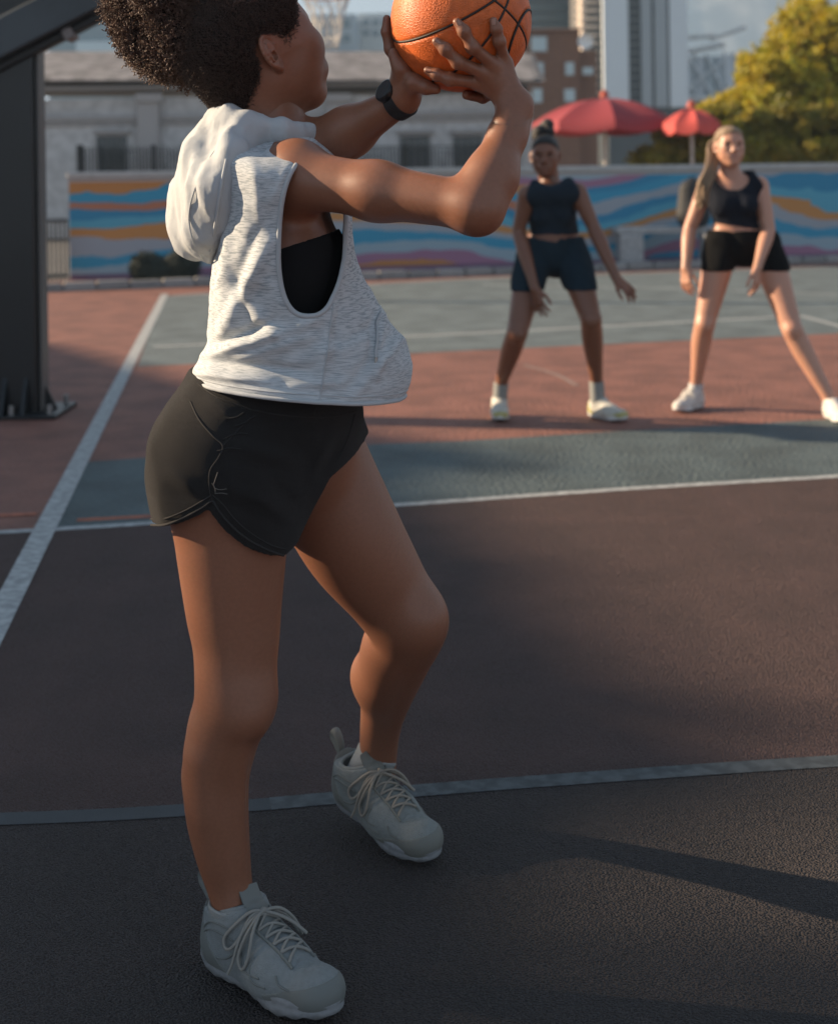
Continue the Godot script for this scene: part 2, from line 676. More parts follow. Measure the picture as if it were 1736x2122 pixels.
func mural_wall() -> void:
	var l := G(146, 582)
	var r := G(2100, 524)
	var dir := (r - l).normalized()
	var len := l.distance_to(r)
	var bs := Basis(dir, Vector3.UP, dir.cross(Vector3.UP))
	var o := thing("mural_wall", l, "low wall painted with waves of blue, orange and pink along the far side of the court", "wall")
	var im := Image.create(1536, 192, false, Image.FORMAT_RGB8)
	var nz := FastNoiseLite.new()
	nz.seed = 5
	nz.frequency = 0.004
	var pal := [Color(0.05, 0.29, 0.45), Color(0.30, 0.40, 0.46), Color(0.34, 0.17, 0.26), Color(0.50, 0.22, 0.07), Color(0.05, 0.30, 0.46), Color(0.45, 0.18, 0.10), Color(0.04, 0.24, 0.40), Color(0.10, 0.36, 0.48), Color(0.52, 0.24, 0.08), Color(0.33, 0.36, 0.40)]
	for x in 1536:
		var u := x / 1536.0
		var slope := smoothstep(0.35, 0.62, u)
		for y in 192:
			var v := y / 192.0
			var t := v * 9.5 + sin(u * 9.0) * 0.45 * (1.0 - slope) + slope * ((u - 0.6) * 13.0 - 1.6 * sin(u * 16.0 + v * 2.0)) + nz.get_noise_2d(x * 0.7, y * 2.0) * 1.3
			t += (1.0 - slope) * smoothstep(0.14, 0.3, u) * 1.4 * v
			t = absf(t + 3.0)
			var k := int(t) % 10
			if slope > 0.5 and (k == 3 or k == 5):
				k = 6 if k == 3 else 9
			var c: Color = pal[k]
			if v < 0.035:
				c = Color(0.42, 0.40, 0.39)
			elif v > 0.94:
				c = Color(0.20, 0.12, 0.19)
			im.set_pixel(x, y, c.linear_to_srgb())
	var m := mat(1, 1, 1, 0.8)
	m.albedo_texture = ImageTexture.create_from_image(im)
	var hgt := 1.40
	var mb := MB.new()
	var a := l
	var b := r
	var up := Vector3(0, hgt, 0)
	var back := -bs.z * 0.22
	mb.face([a, b, b + up, a + up], bs.z, [Vector2(0, 1), Vector2(1, 1), Vector2(1, 0), Vector2(0, 0)])
	var wall := put("wall", mb.mesh(), m, o)
	mb = MB.new()
	mb.box((a + b) * 0.5 + up * 0.5 - bs.z * 0.114, Vector3(len, hgt, 0.22), bs)
	put("wall_back", mb.mesh(), mat(0.42, 0.42, 0.42, 0.85), o)
	mb = MB.new()
	mb.box((a + b) * 0.5 + up + Vector3(0, 0.045, 0) - bs.z * 0.11, Vector3(len + 0.06, 0.09, 0.30), bs, 0.012)
	put("coping", mb.mesh(), worn(mat(0.50, 0.49, 0.47, 0.8), "ground", 512, 0.02, 0.9, 1.0), o)
	# a dark planter bush standing before the left end
	var bush := thing("bush", G(338, 590), "low dark bush before the left end of the painted wall", "bush")
	var f := Field.new()
	var bc := G(338, 590)
	for e in [[-0.22, 0.22, 0.20], [0.02, 0.16, 0.18], [0.26, 0.24, 0.22], [-0.05, 0.1, 0.2]]:
		f.ball(bc + Vector3(e[0], e[1], 0), e[2], 0.08)
	mb = MB.new()
	f.net(mb, 0.03)
	var core := put("foliage", mb.mesh(), mat(0.012, 0.018, 0.013, 0.9), bush)
	var rg := RandomNumberGenerator.new()
	rg.seed = 3
	var ts := []
	for i in 900:
		var n: int = rg.randi_range(0, mb.vs.size() - 1)
		ts.append(Transform3D(Basis.from_euler(Vector3(rg.randf() * TAU, rg.randf() * TAU, 0)).scaled(Vector3.ONE * 0.05), mb.vs[n]))
	copies("leaves", leaf_mesh(3), mat(0.018, 0.028, 0.018, 0.7), ts, [], bush)
	# iron railing to the left of the wall
	var g := thing("railing", G(110, 588), "grey iron railing between the hoop post and the painted wall", "railing")
	var p0 := G(-60, 596)
	var p1 := G(141, 586)
	for i in 22:
		var p := p0.lerp(p1, i / 21.0)
		mb = MB.new()
		mb.tube([p, p + Vector3(0, 0.86, 0)], [0.016], 6)
		put("bar", mb.mesh(), mat(0.05, 0.053, 0.056, 0.6), g)
	for y in [0.1, 0.84]:
		mb = MB.new()
		mb.tube([p0 + Vector3(0, y, 0), p1 + Vector3(0, y, 0)], [0.022], 6)
		put("rail", mb.mesh(), mat(0.05, 0.053, 0.056, 0.6), g)

func house() -> void:
	var d := 34.0
	var o := thing("white_house", P(480, 489, d) * Vector3(1, 0, 1), "white single-storey house with grey tiled roof behind the painted wall", "house")
	var white := worn(mat(0.60, 0.60, 0.60, 0.85), "ground", 512, 0.02, 0.9, 0.3)
	var grey := mat(0.40, 0.385, 0.38, 0.85)
	var mb := MB.new()
	rbox(mb, -330, 192, 1100, 500, d, 6.0)
	put("wall", mb.mesh(), white, o)
	for r in [[-330, 166, 1120, 193, 0.55, 0.04], [-330, 248, 1102, 262, 0.12, 0.02], [-330, 238, 1102, 247, 0.2, 0.02]]:
		mb = MB.new()
		rbox(mb, r[0], r[1], r[2], r[3], d - r[4] * 0.6, r[4] * 0.6, r[5])
		put("cornice" if r[1] < 200 else "moulding", mb.mesh(), grey, o)
	for x in [308, 700, -90, 1060]:
		mb = MB.new()
		rbox(mb, x - 20, 193, x + 20, 500, d - 0.28, 0.28, 0.02)
		rbox(mb, x - 28, 193, x + 28, 212, d - 0.36, 0.08, 0.02)
		put("pilaster", mb.mesh(), grey, o)
	for x in [232, 480, 620, 860, 970]:
		mb = MB.new()
		rbox(mb, x - 38, 268, x + 38, 276, d - 0.16, 0.16, 0.01)
		rbox(mb, x - 30, 276, x + 30, 282, d - 0.1, 0.1, 0.01)
		var w := put("window", mb.mesh(), grey, o)
		mb = MB.new()
		rbox(mb, x - 27, 282, x + 27, 372, d - 0.02, 0.02)
		var glass := mat(0.02, 0.035, 0.04, 0.12)
		put("pane", mb.mesh(), glass, w)
		mb = MB.new()
		for e in [[-30, 282, -26, 374], [26, 282, 30, 374], [-26, 282, 26, 286], [-26, 370, 26, 374], [-14, 286, -11, 370], [-1.5, 286, 1.5, 370], [11, 286, 14, 370], [-26, 312, 26, 315], [-26, 341, 26, 344]]:
			rbox(mb, x + e[0], e[1], x + e[2], e[3], d - 0.06, 0.04)
		put("frame", mb.mesh(), mat(0.10, 0.11, 0.115, 0.6), w)
	# balcony railing in front of the windows
	for e in [[160, 640], [680, 1040]]:
		mb = MB.new()
		rbox(mb, e[0], 300, e[1], 308, d - 1.1, 0.06)
		rbox(mb, e[0], 356, e[1], 366, d - 1.1, 0.12)
		var x: float = e[0]
		while x < e[1]:
			rbox(mb, x, 308, x + 2.4, 356, d - 1.08, 0.02)
			x += 7.0
		rbox(mb, e[0], 300, e[0] + 11, 372, d - 1.1, 0.12)
		rbox(mb, e[0] + 155, 300, e[0] + 162, 372, d - 1.1, 0.12)
		put("railing", mb.mesh(), mat(0.018, 0.017, 0.016, 0.7), o)
	# roof: courses of tiles laid over a slope
	var e0 := P(-340, 168, d - 0.6)
	var e1 := P(1130, 168, d - 0.6)
	var rise := M(80, d)
	var slope := Vector3(0, rise, -3.2)
	mb = MB.new()
	mb.face([e0, e1, e1 + slope, e0 + slope], Vector3(0, 1, 1))
	mb.face([e0 + slope, e1 + slope, e1 + slope * Vector3(1, 0, 2), e0 + slope * Vector3(1, 0, 2)], Vector3(0, 1, -1))
	var roof := put("roof", mb.mesh(), mat(0.16, 0.15, 0.15, 0.9), o)
	mb = MB.new()
	var rg := RandomNumberGenerator.new()
	rg.seed = 11
	var bs := Basis(Vector3.RIGHT, atan2(rise, -3.2) - PI)
	bs = Basis(Vector3.RIGHT, atan2(rise, 3.2))
	for j in 15:
		for i in 62:
			var c := 0.7 + 0.6 * rg.randf()
			mb.tint = Color(0.21 * c, 0.20 * c, 0.205 * c)
			var p := e0.lerp(e1, (i + 0.5 + 0.5 * (j % 2)) / 63.0) + slope * ((j + 0.5) / 15.0) + bs.y * 0.03
			mb.box(p, Vector3(0.255, 0.03, 0.26), bs * Basis(Vector3.RIGHT, 0.1))
	var tm := mat(1, 1, 1, 0.9)
	tm.vertex_color_use_as_albedo = true
	var tl := put("roof_tiles", mb.mesh(), tm, roof)
	tl.set_meta("kind", "stuff")

func block(n: String, label: String, x0: float, y0: float, x1: float, y1: float, d: float, depth: float, m: Material) -> Node3D:
	var o := thing(n, P((x0 + x1) * 0.5, y1, d) * Vector3(1, 0, 1), label, "building")
	var mb := MB.new()
	var p := P(x0, y0, d)
	var q := P(x1, y0, d)
	mb.box(Vector3((p.x + q.x) * 0.5, p.y * 0.5, p.z - depth * 0.5), Vector3(q.x - p.x, p.y, depth))
	put("wall", mb.mesh(), m, o)
	return o
func openings(o: Node3D, list: Array, d: float, glass: Material, frame: Material) -> void:
	for e in list:
		var mb := MB.new()
		rbox(mb, e[0] - 2, e[1] - 2, e[2] + 2, e[3] + 2, d - 0.1, 0.1)
		var w := put("window", mb.mesh(), frame, o)
		mb = MB.new()
		rbox(mb, e[0], e[1], e[2], e[3], d - 0.125, 0.02)
		put("pane", mb.mesh(), glass, w)

func skyline() -> void:
	var glass := mat(0.10, 0.16, 0.19, 0.15)
	var pale := mat(0.80, 0.82, 0.82, 0.5)
	var conc := mat(0.52, 0.54, 0.55, 0.8)
	# tall tower
	var d := 130.0
	var o := block("tower", "tall grey tower block with white piers and cream balconies", 1244, -900, 1409, 215, d, 18, mat(0.03, 0.038, 0.042, 0.6))
	var mb: MB
	for e in [[1251, 1288], [1331, 1336], [1358, 1368], [1389, 1411]]:
		mb = MB.new()
		rbox(mb, e[0], -900, e[1], 222, d - 0.8, 0.8, 0.03)
		put("pier", mb.mesh(), mat(0.62, 0.67, 0.70, 0.6) if e[1] - e[0] > 15 else mat(0.30, 0.33, 0.35, 0.6), o)
	for k in 17:
		var y := 212.0 - k * 17.0
		mb = MB.new()
		rbox(mb, 1203, y - 7, 1241, y, d + 1.0, 4.0, 0.05)
		rbox(mb, 1205, y - 17, 1212, y - 7, d + 1.2, 3.0)
		put("balcony", mb.mesh(), mat(0.60, 0.50, 0.41, 0.8), o)
		mb = MB.new()
		rbox(mb, 1291, y - 3, 1387, y, d - 0.3, 0.3)
		put("floor_band", mb.mesh(), mat(0.20, 0.22, 0.23, 0.8), o)
		for e in [[1294, 1308], [1311, 1327], [1340, 1355], [1373, 1385]]:  # dark tinted panes
			mb = MB.new()
			rbox(mb, e[0], y - 15, e[1], y - 4, d - 0.08, 0.05)
			put("window", mb.mesh(), mat(0.014, 0.018, 0.02, 0.6), o)
	mb = MB.new()
	rbox(mb, 1212, -900, 1244, 215, d + 2.0, 12.0)
	put("side_wall", mb.mesh(), mat(0.12, 0.11, 0.10, 0.8), o)
	# brick building
	d = 70.0
	o = block("brick_building", "brown brick building with pale windows left of the tower", 1080, 62, 1200, 420, d, 10, worn(mat(0.20, 0.095, 0.055, 0.85), "ground", 512, 0.02, 0.9, 0.4))
	mb = MB.new()
	rbox(mb, 1200, 104, 1236, 420, d + 0.6, 8.0)
	put("wing", mb.mesh(), mat(0.19, 0.09, 0.052, 0.85), o)
	mb = MB.new()
	rbox(mb, 1078, 58, 1204, 64, d - 0.3, 10.5, 0.05)
	put("parapet", mb.mesh(), mat(0.22, 0.12, 0.08, 0.85), o)
	openings(o, [[1101, 76, 1132, 106], [1102, 130, 1125, 158], [1104, 184, 1122, 212], [1172, 130, 1188, 155], [1170, 185, 1190, 210], [1208, 140, 1228, 154]], d, mat(0.42, 0.52, 0.55, 0.25), mat(0.30, 0.24, 0.2, 0.8))
	# a satellite dish on its roof
	var dish := thing("satellite_dish", P(1212, 100, d - 1.0), "small white satellite dish on the brick building beside the tower", "dish")
	mb = MB.new()
	var rows := []
	for j in 9:
		var row := []
		for i in 24:
			var a := TAU * i / 24.0
			row.append(P(1212, 86, d - 1.0) + Vector3(cos(a) * 0.38 * sin(j * 0.17), sin(a) * 0.38 * sin(j * 0.17), 0.16 - 0.2 * cos(j * 0.17)))
		rows.append(row)
	mb.grid(rows, true)
	put("reflector", mb.mesh(), mat(0.8, 0.78, 0.75, 0.4), dish)
	mb = MB.new()
	mb.tube([P(1212, 106, d - 0.8), P(1212, 88, d - 0.9)], [0.05], 6)
	put("mast", mb.mesh(), mat(0.3, 0.3, 0.3, 0.6), dish)
	# dark glass office behind
	d = 150.0
	o = block("glass_office", "dark green glass office block behind the brick building", 1040, -700, 1206, 300, d, 20, mat(0.018, 0.035, 0.038, 0.5))
	for k in 12:
		mb = MB.new()
		rbox(mb, 1042, 52 - k * 22, 1204, 66 - k * 22, d - 0.15, 0.1)
		put("window_band", mb.mesh(), mat(0.03, 0.06, 0.065, 0.2), o)
	# stadium with white lattice
	d = 160.0
	o = block("stadium", "pale glass hall with white lattice struts and sloping roof beam", 1400, 118, 1530, 330, d, 30, mat(0.22, 0.32, 0.37, 0.3))
	for e in [[1400, 112, 1500, 92, 6], [1400, 80, 1480, 74, 5], [1470, 82, 1544, 56, 4], [1400, 205, 1500, 205, 7]]:
		mb = MB.new()
		mb.tube([P(e[0], e[1], d - 1.5), P(e[2], e[3], d - 1.5)], [M(e[4], d)], 6)
		put("roof_beam", mb.mesh(), mat(0.8, 0.78, 0.74, 0.7), o)
	for e in [[1400, 200, 1520, 110], [1425, 118, 1480, 205], [1462, 112, 1506, 205], [1400, 140, 1450, 205], [1405, 160, 1440, 112], [1500, 105, 1506, 200]]:
		mb = MB.new()
		mb.tube([P(e[0], e[1], d - 0.8), P(e[2], e[3], d - 0.8)], [M(3.2, d)], 6)
		put("strut", mb.mesh(), pale, o)
	for k in 6:
		mb = MB.new()
		rbox(mb, 1404 + k * 20, 118, 1420 + k * 20, 200, d - 0.2, 0.1)
		put("panel", mb.mesh(), mat(0.55 + 0.08 * (k % 3), 0.63 + 0.06 * (k % 3), 0.66 + 0.06 * (k % 3), 0.4), o)
	# pale blocks far behind the head and the ball
	d = 210.0
	o = block("office_block", "pale flat-roofed block seen between the shooter's head and the ball", 742, 28, 812, 300, d, 20, mat(0.62, 0.62, 0.60, 0.7))
	openings(o, [[752, 40, 764, 52], [772, 40, 784, 52], [792, 40, 804, 52], [752, 62, 764, 74], [772, 62, 784, 74], [792, 62, 804, 74]], d, glass, conc)
	o = block("office_block", "grey office block behind the house roof, right of the shooter's face", 640, 30, 738, 300, d - 10, 20, mat(0.40, 0.46, 0.50, 0.6))
	openings(o, [[655, 40, 672, 58], [682, 40, 699, 58], [709, 40, 726, 58], [655, 70, 672, 88], [682, 70, 699, 88], [709, 70, 726, 88]], d - 10, glass, conc)
	o = block("office_block", "blue grey block with a red roof edge behind the hoop arm", 100, 40, 300, 300, 180, 20, mat(0.20, 0.27, 0.30, 0.5))
	for e in [[225, 44, 300, 58, 0.48, 0.10, 0.13], [158, 84, 300, 108, 0.55, 0.66, 0.70], [232, 62, 300, 84, 0.42, 0.54, 0.58]]:
		mb = MB.new()
		rbox(mb, e[0], e[1], e[2], e[3], 179.5, 0.4)
		put("band", mb.mesh(), mat(e[4], e[5], e[6], 0.5), o)
	o = block("office_block", "dim block low behind the shooter's hair", 300, 60, 640, 300, 190, 20, mat(0.36, 0.40, 0.42, 0.6))
	# mountain
	var nz := FastNoiseLite.new()
	nz.seed = 8
	nz.frequency = 0.004
	nz.fractal_octaves = 5
	rows = []
	for j in 40:
		var row := []
		for i in 110:
			var x := -60.0 + i * 12.0
			var t := j / 39.0
			var hgt := 430.0 * smoothstep(-60.0, 260.0, x) * smoothstep(0.0, 1.0, t) * (0.85 + 0.3 * nz.get_noise_2d(x * 0.5, 0)) + nz.get_noise_2d(x, t * 900.0) * 60.0 * t
			row.append(Vector3(x, maxf(hgt, -1.0) - 1.0, -1300.0 - t * 900.0))
		rows.append(row)
	mb = MB.new()
	mb.grid(rows)
	var mm := mat(0.30, 0.28, 0.25, 0.95)
	mm.albedo_texture = noise("mountain", 512, 0.012, FastNoiseLite.TYPE_SIMPLEX_SMOOTH, 4, 0.0, grad(0.45, 1.0))
	mm.uv1_scale = Vector3(5, 2, 1)
	struct("mountain", mb.mesh(), mm)

func leaf_mesh(n: int) -> ArrayMesh:
	var mb := MB.new()
	var rg := RandomNumberGenerator.new()
	rg.seed = 77 + n
	for i in n:
		var b := Basis.from_euler(Vector3(rg.randf_range(-0.9, 0.9), rg.randf() * TAU, rg.randf_range(-0.9, 0.9)))
		var c := Vector3(rg.randf_range(-0.6, 0.6), rg.randf_range(-0.6, 0.6), rg.randf_range(-0.6, 0.6))
		var nrm := b * Vector3(0, 1, 0)
		var q := [c - b.x * 0.5, c + b.z * 0.22 + nrm * 0.08, c + b.x * 0.5, c - b.z * 0.22 + nrm * 0.08]
		mb.face([q[0], q[1], q[2]], nrm)
		mb.face([q[0], q[2], q[3]], nrm)
	return mb.mesh()

var leaf5: ArrayMesh
func tree(called: String, label: String, base: Vector3, lobes: Array, n: int, size: float, col: Color, rg: RandomNumberGenerator, group := "", cat := "tree") -> Node3D:
	if leaf5 == null:
		leaf5 = leaf_mesh(5)
	var o := thing(called, base, label, cat, group)
	var mb := MB.new()
	var top: Vector3 = lobes[0][0]
	mb.tube([base, base.lerp(top, 0.4) + Vector3(0.08, 0, 0), base.lerp(top, 0.75), top], [0.05 * top.y * 0.5, 0.04 * top.y * 0.5, 0.025 * top.y * 0.5, 0.02], 8)
	for l in lobes:
		var s := base.lerp(top, 0.35 + 0.3 * rg.randf())
		mb.tube([s, s.lerp(l[0], 0.5) + Vector3(0, 0.1, 0), l[0]], [0.02 * top.y * 0.5, 0.014 * top.y * 0.5, 0.01], 6)
	put("trunk", mb.mesh(), mat(0.08, 0.06, 0.045, 0.9), o)
	var ts := []
	var cs := []
	for l in lobes:
		var c: Vector3 = l[0]
		var r: Vector3 = l[1]
		var m := int(n * (l[2] if l.size() > 2 else 1.0 / lobes.size()))
		var clumps := []
		for i in maxi(8, m / 55):
			var dv := Vector3(rg.randfn(), rg.randfn(), rg.randfn()).normalized() * pow(rg.randf_range(0.12, 1.0), 0.5)
			clumps.append([c + dv * r, 0.75 + 0.5 * rg.randf()])
		for i in m:
			var k: Array = clumps[rg.randi() % clumps.size()]
			var p: Vector3 = k[0] + Vector3(rg.randfn(), rg.randfn() * 0.8, rg.randfn()) * (r.length() * 0.095)
			ts.append(Transform3D(Basis.from_euler(Vector3(rg.randf() * TAU, rg.randf() * TAU, rg.randf() * TAU)).scaled(Vector3.ONE * size * rg.randf_range(0.7, 1.3)), p))
			var f: float = k[1] * rg.randf_range(0.75, 1.2)
			cs.append(Color(col.r * f * rg.randf_range(0.85, 1.2), col.g * f, col.b * f))
	var lm := mat(1, 1, 1, 0.6)
	lm.vertex_color_use_as_albedo = true
	lm.backlight_enabled = true
	lm.backlight = Color(0.9, 0.9, 0.5)
	copies("crown", leaf5, lm, ts, cs, o)
	return o

func trees() -> void:
	var rg := RandomNumberGenerator.new()
	rg.seed = 21
	var d := 29.0
	var col := Color(0.44, 0.37, 0.035)
	tree("tree", "large yellow green tree at the right edge behind the painted wall", P(1660, 500, d) * Vector3(1, 0, 1), [[P(1668, 120, d), Vector3(1.15, 1.05, 1.2), 0.45], [P(1620, 215, d - 0.5), Vector3(1.0, 0.8, 1.1), 0.25], [P(1760, 190, d), Vector3(1.1, 1.3, 1.1), 0.3]], 9000, 0.17, col, rg, "yellow green trees behind the wall")
	tree("tree", "shorter yellow green tree between the red parasols and the large tree", P(1500, 500, d - 1) * Vector3(1, 0, 1), [[P(1590, 185, d - 1), Vector3(0.55, 0.6, 0.8), 0.4], [P(1512, 238, d - 1), Vector3(0.5, 0.45, 0.6), 0.3], [P(1580, 250, d - 1.5), Vector3(0.7, 0.5, 0.7), 0.3]], 6000, 0.16, col, rg, "yellow green trees behind the wall")
	var hl := []
	for k in 9:
		hl.append([P(1376 + k * 62, 316 if k < 2 else 290 - 18 * (k * 5 % 3), 25.5), Vector3(0.5, 0.36 if k < 2 else 0.5, 0.5)])
		hl.append([P(1395 + k * 62, 328, 25.3), Vector3(0.55, 0.3, 0.45)])
	tree("hedge", "uneven olive green hedge just behind the painted wall at the right", P(1600, 500, 25.5) * Vector3(1, 0, 1), hl, 13000, 0.12, Color(0.24, 0.215, 0.032), rg, "", "hedge")
	# added trees and a building out of view, shaped to shade the near court
	var green := Color(0.05, 0.07, 0.02)
	var z := -1.5
	rg = RandomNumberGenerator.new()
	rg.seed = 1
	for k in 4:
		var c := Vector3(-29.0 - (k % 2), [8.3, 8.4, 8.45, 8.2][k], z - k * 3.6)
		tree("added_shade_tree", ["added dark shade tree out of view at the left, nearest the camera", "added dark shade tree out of view at the left, second from the camera", "tallest of the added dark shade trees out of view at the left", "added dark shade tree out of view at the left, farthest from the camera"][k], Vector3(c.x, 0, c.z), [[c, Vector3(2.6, 3.9, 2.6), 0.6], [c + Vector3(0.5, -1.5, 1.5), Vector3(2.6, 2.9, 2.2), 0.2], [c + Vector3(0, -1.5, -1.5), Vector3(2.4, 2.9, 2.2), 0.2]], 5200, 0.5, green, rg, "added unseen trees shading the near court")
	var o := thing("added_shade_building", Vector3(-32, 0, -19), "added unseen building at the left, its roofline shaped to shade the court", "building")  # unseen building added for the shadow of its roofline
	var mb := MB.new()
	mb.box(Vector3(-34.5, 5.57, -11.2), Vector3(8.96, 11.14, 12.5))
	put("wall", mb.mesh(), mat(0.4, 0.38, 0.36, 0.85), o)
	mb = MB.new()
	mb.face([Vector3(-30, 11.15, -17.5), Vector3(-39, 11.15, -17.5), Vector3(-39, 12.3, -13.7), Vector3(-30, 12.3, -13.7)], Vector3(0, 1, -1))
	mb.face([Vector3(-30, 11.5, -4.9), Vector3(-39, 11.5, -4.9), Vector3(-39, 12.72, -9.7), Vector3(-30, 12.72, -9.7)], Vector3(0, 1, 1))
	mb.face([Vector3(-30, 12.3, -13.7), Vector3(-39, 12.3, -13.7), Vector3(-39, 12.72, -9.7), Vector3(-30, 12.72, -9.7)], Vector3(0, 1, 0))
	mb.face([Vector3(-30, 11.15, -17.5), Vector3(-30, 12.3, -13.7), Vector3(-30, 12.72, -9.7), Vector3(-30, 11.5, -4.9)], Vector3(1, 0, 0))
	mb.face([Vector3(-39, 11.15, -17.5), Vector3(-39, 12.3, -13.7), Vector3(-39, 12.72, -9.7), Vector3(-39, 11.5, -4.9)], Vector3(-1, 0, 0))
	put("roof", mb.mesh(), mat(0.2, 0.12, 0.1, 0.9), o)

func street_things() -> void:
	# red parasols
	for e in [[1252, 204, 254, 150, 26.0, 0.26, 0.03, 0.04, "wide dark red parasol before the tower, above the painted wall"], [1432, 226, 255, 60, 24.8, 0.5, 0.07, 0.06, "bright red parasol corner between the dark parasol and the trees"]]:
		var d: float = e[4]
		var o := thing("parasol", P(e[0], 510, d) * Vector3(1, 0, 1), e[8], "parasol", "red parasols behind the wall")
		var c := P(e[0], e[1], d)
		var rr := M(e[3], d)
		var dy := M(e[2] - e[1], d)
		var m := mat(e[5], e[6], e[7], 0.8)
		m.backlight_enabled = true
		m.backlight = Color(0.3, 0.1, 0.1)
		for k in 8:
			var a0 := TAU * k / 8.0
			var a1 := TAU * (k + 1) / 8.0
			var rows := []
			for j in 7:
				var t := j / 6.0
				var row := []
				for i in 7:
					var s := i / 6.0
					var p0 := Vector3(cos(a0), 0, sin(a0)) * rr * t
					var p1 := Vector3(cos(a1), 0, sin(a1)) * rr * t
					row.append(c + p0.lerp(p1, s) + Vector3(0, -dy * pow(t, 2.1) - 0.10 * sin(PI * s) * t * (1.0 - 0.4 * t), 0))
				rows.append(row)
			var last := []
			for i in 7:
				last.append(rows[6][i] + Vector3(0, -0.16, 0))
			rows.append(last)
			var mb := MB.new()
			mb.grid(rows)
			put("canopy_panel", mb.mesh(), m, o)
		var mb2 := MB.new()
		mb2.tube([c * Vector3(1, 0, 1), c + Vector3(0, 0.12, 0)], [0.035], 8)
		put("pole", mb2.mesh(), mat(0.45, 0.42, 0.4, 0.5), o)
		mb2 = MB.new()
		mb2.tube([c + Vector3(0, 0.02, 0), c + Vector3(0, 0.10, 0), c + Vector3(0, 0.16, 0)], [0.09, 0.08, 0.02], 8)
		put("finial", mb2.mesh(), mat(0.5, 0.1, 0.06, 0.6), o)
	# concrete bench before the wall
	var g := G(1305, 552)
	var o := thing("bench", g, "pale concrete bench against the painted wall behind the two defenders", "bench")
	var dz := -g.z
	for x in [1305, 1478]:
		var mb := MB.new()
		var p := G(x, 552)
		mb.box(p + Vector3(0, 0.24, 0), Vector3(0.34, 0.48, 0.45), Basis.IDENTITY, 0.015)
		put("leg", mb.mesh(), worn(mat(0.42, 0.42, 0.42, 0.85), "ground", 512, 0.02, 0.9, 1.0), o)
	var mb := MB.new()
	var p0 := G(1272, 552)
	var p1 := G(1520, 548)
	mb.box((p0 + p1) * 0.5 + Vector3(0, 0.53, 0), Vector3(p0.distance_to(p1), 0.10, 0.5), Basis(Vector3.UP, -atan2((p1 - p0).z, (p1 - p0).x)), 0.015)
	put("seat", mb.mesh(), worn(mat(0.42, 0.42, 0.42, 0.85), "ground", 512, 0.02, 0.9, 1.0), o)
	# black backpack on the bench
	var q := G(1437, 552) + Vector3(0, 0.58, 0)
	o = thing("backpack", q, "black backpack standing upright on the concrete bench behind the blonde defender", "backpack")
	var f := Field.new()
	f.cone(q + Vector3(0, 0.18, 0), q + Vector3(0, 0.5, -0.04), 0.25, 0.2, 0.05, Vector3(0, 0, 1), 1.4)
	f.cone(q + Vector3(0, 0.14, 0.12), q + Vector3(0, 0.28, 0.1), 0.13, 0.11, 0.03, Vector3(0, 0, 1), 1.5)
	f.planes.append(Plane(Vector3(0, -1, 0), -q.y))
	mb = MB.new()
	f.net(mb, 0.02)
	put("bag_body", mb.mesh(), mat(0.012, 0.013, 0.015, 0.7), o)
	mb = MB.new()
	mb.tube([q + Vector3(-0.05, 0.63, -0.05), q + Vector3(-0.04, 0.71, -0.05), q + Vector3(0.04, 0.71, -0.05), q + Vector3(0.05, 0.63, -0.05)], [0.014], 6)
	put("handle", mb.mesh(), mat(0.02, 0.02, 0.022, 0.7), o)

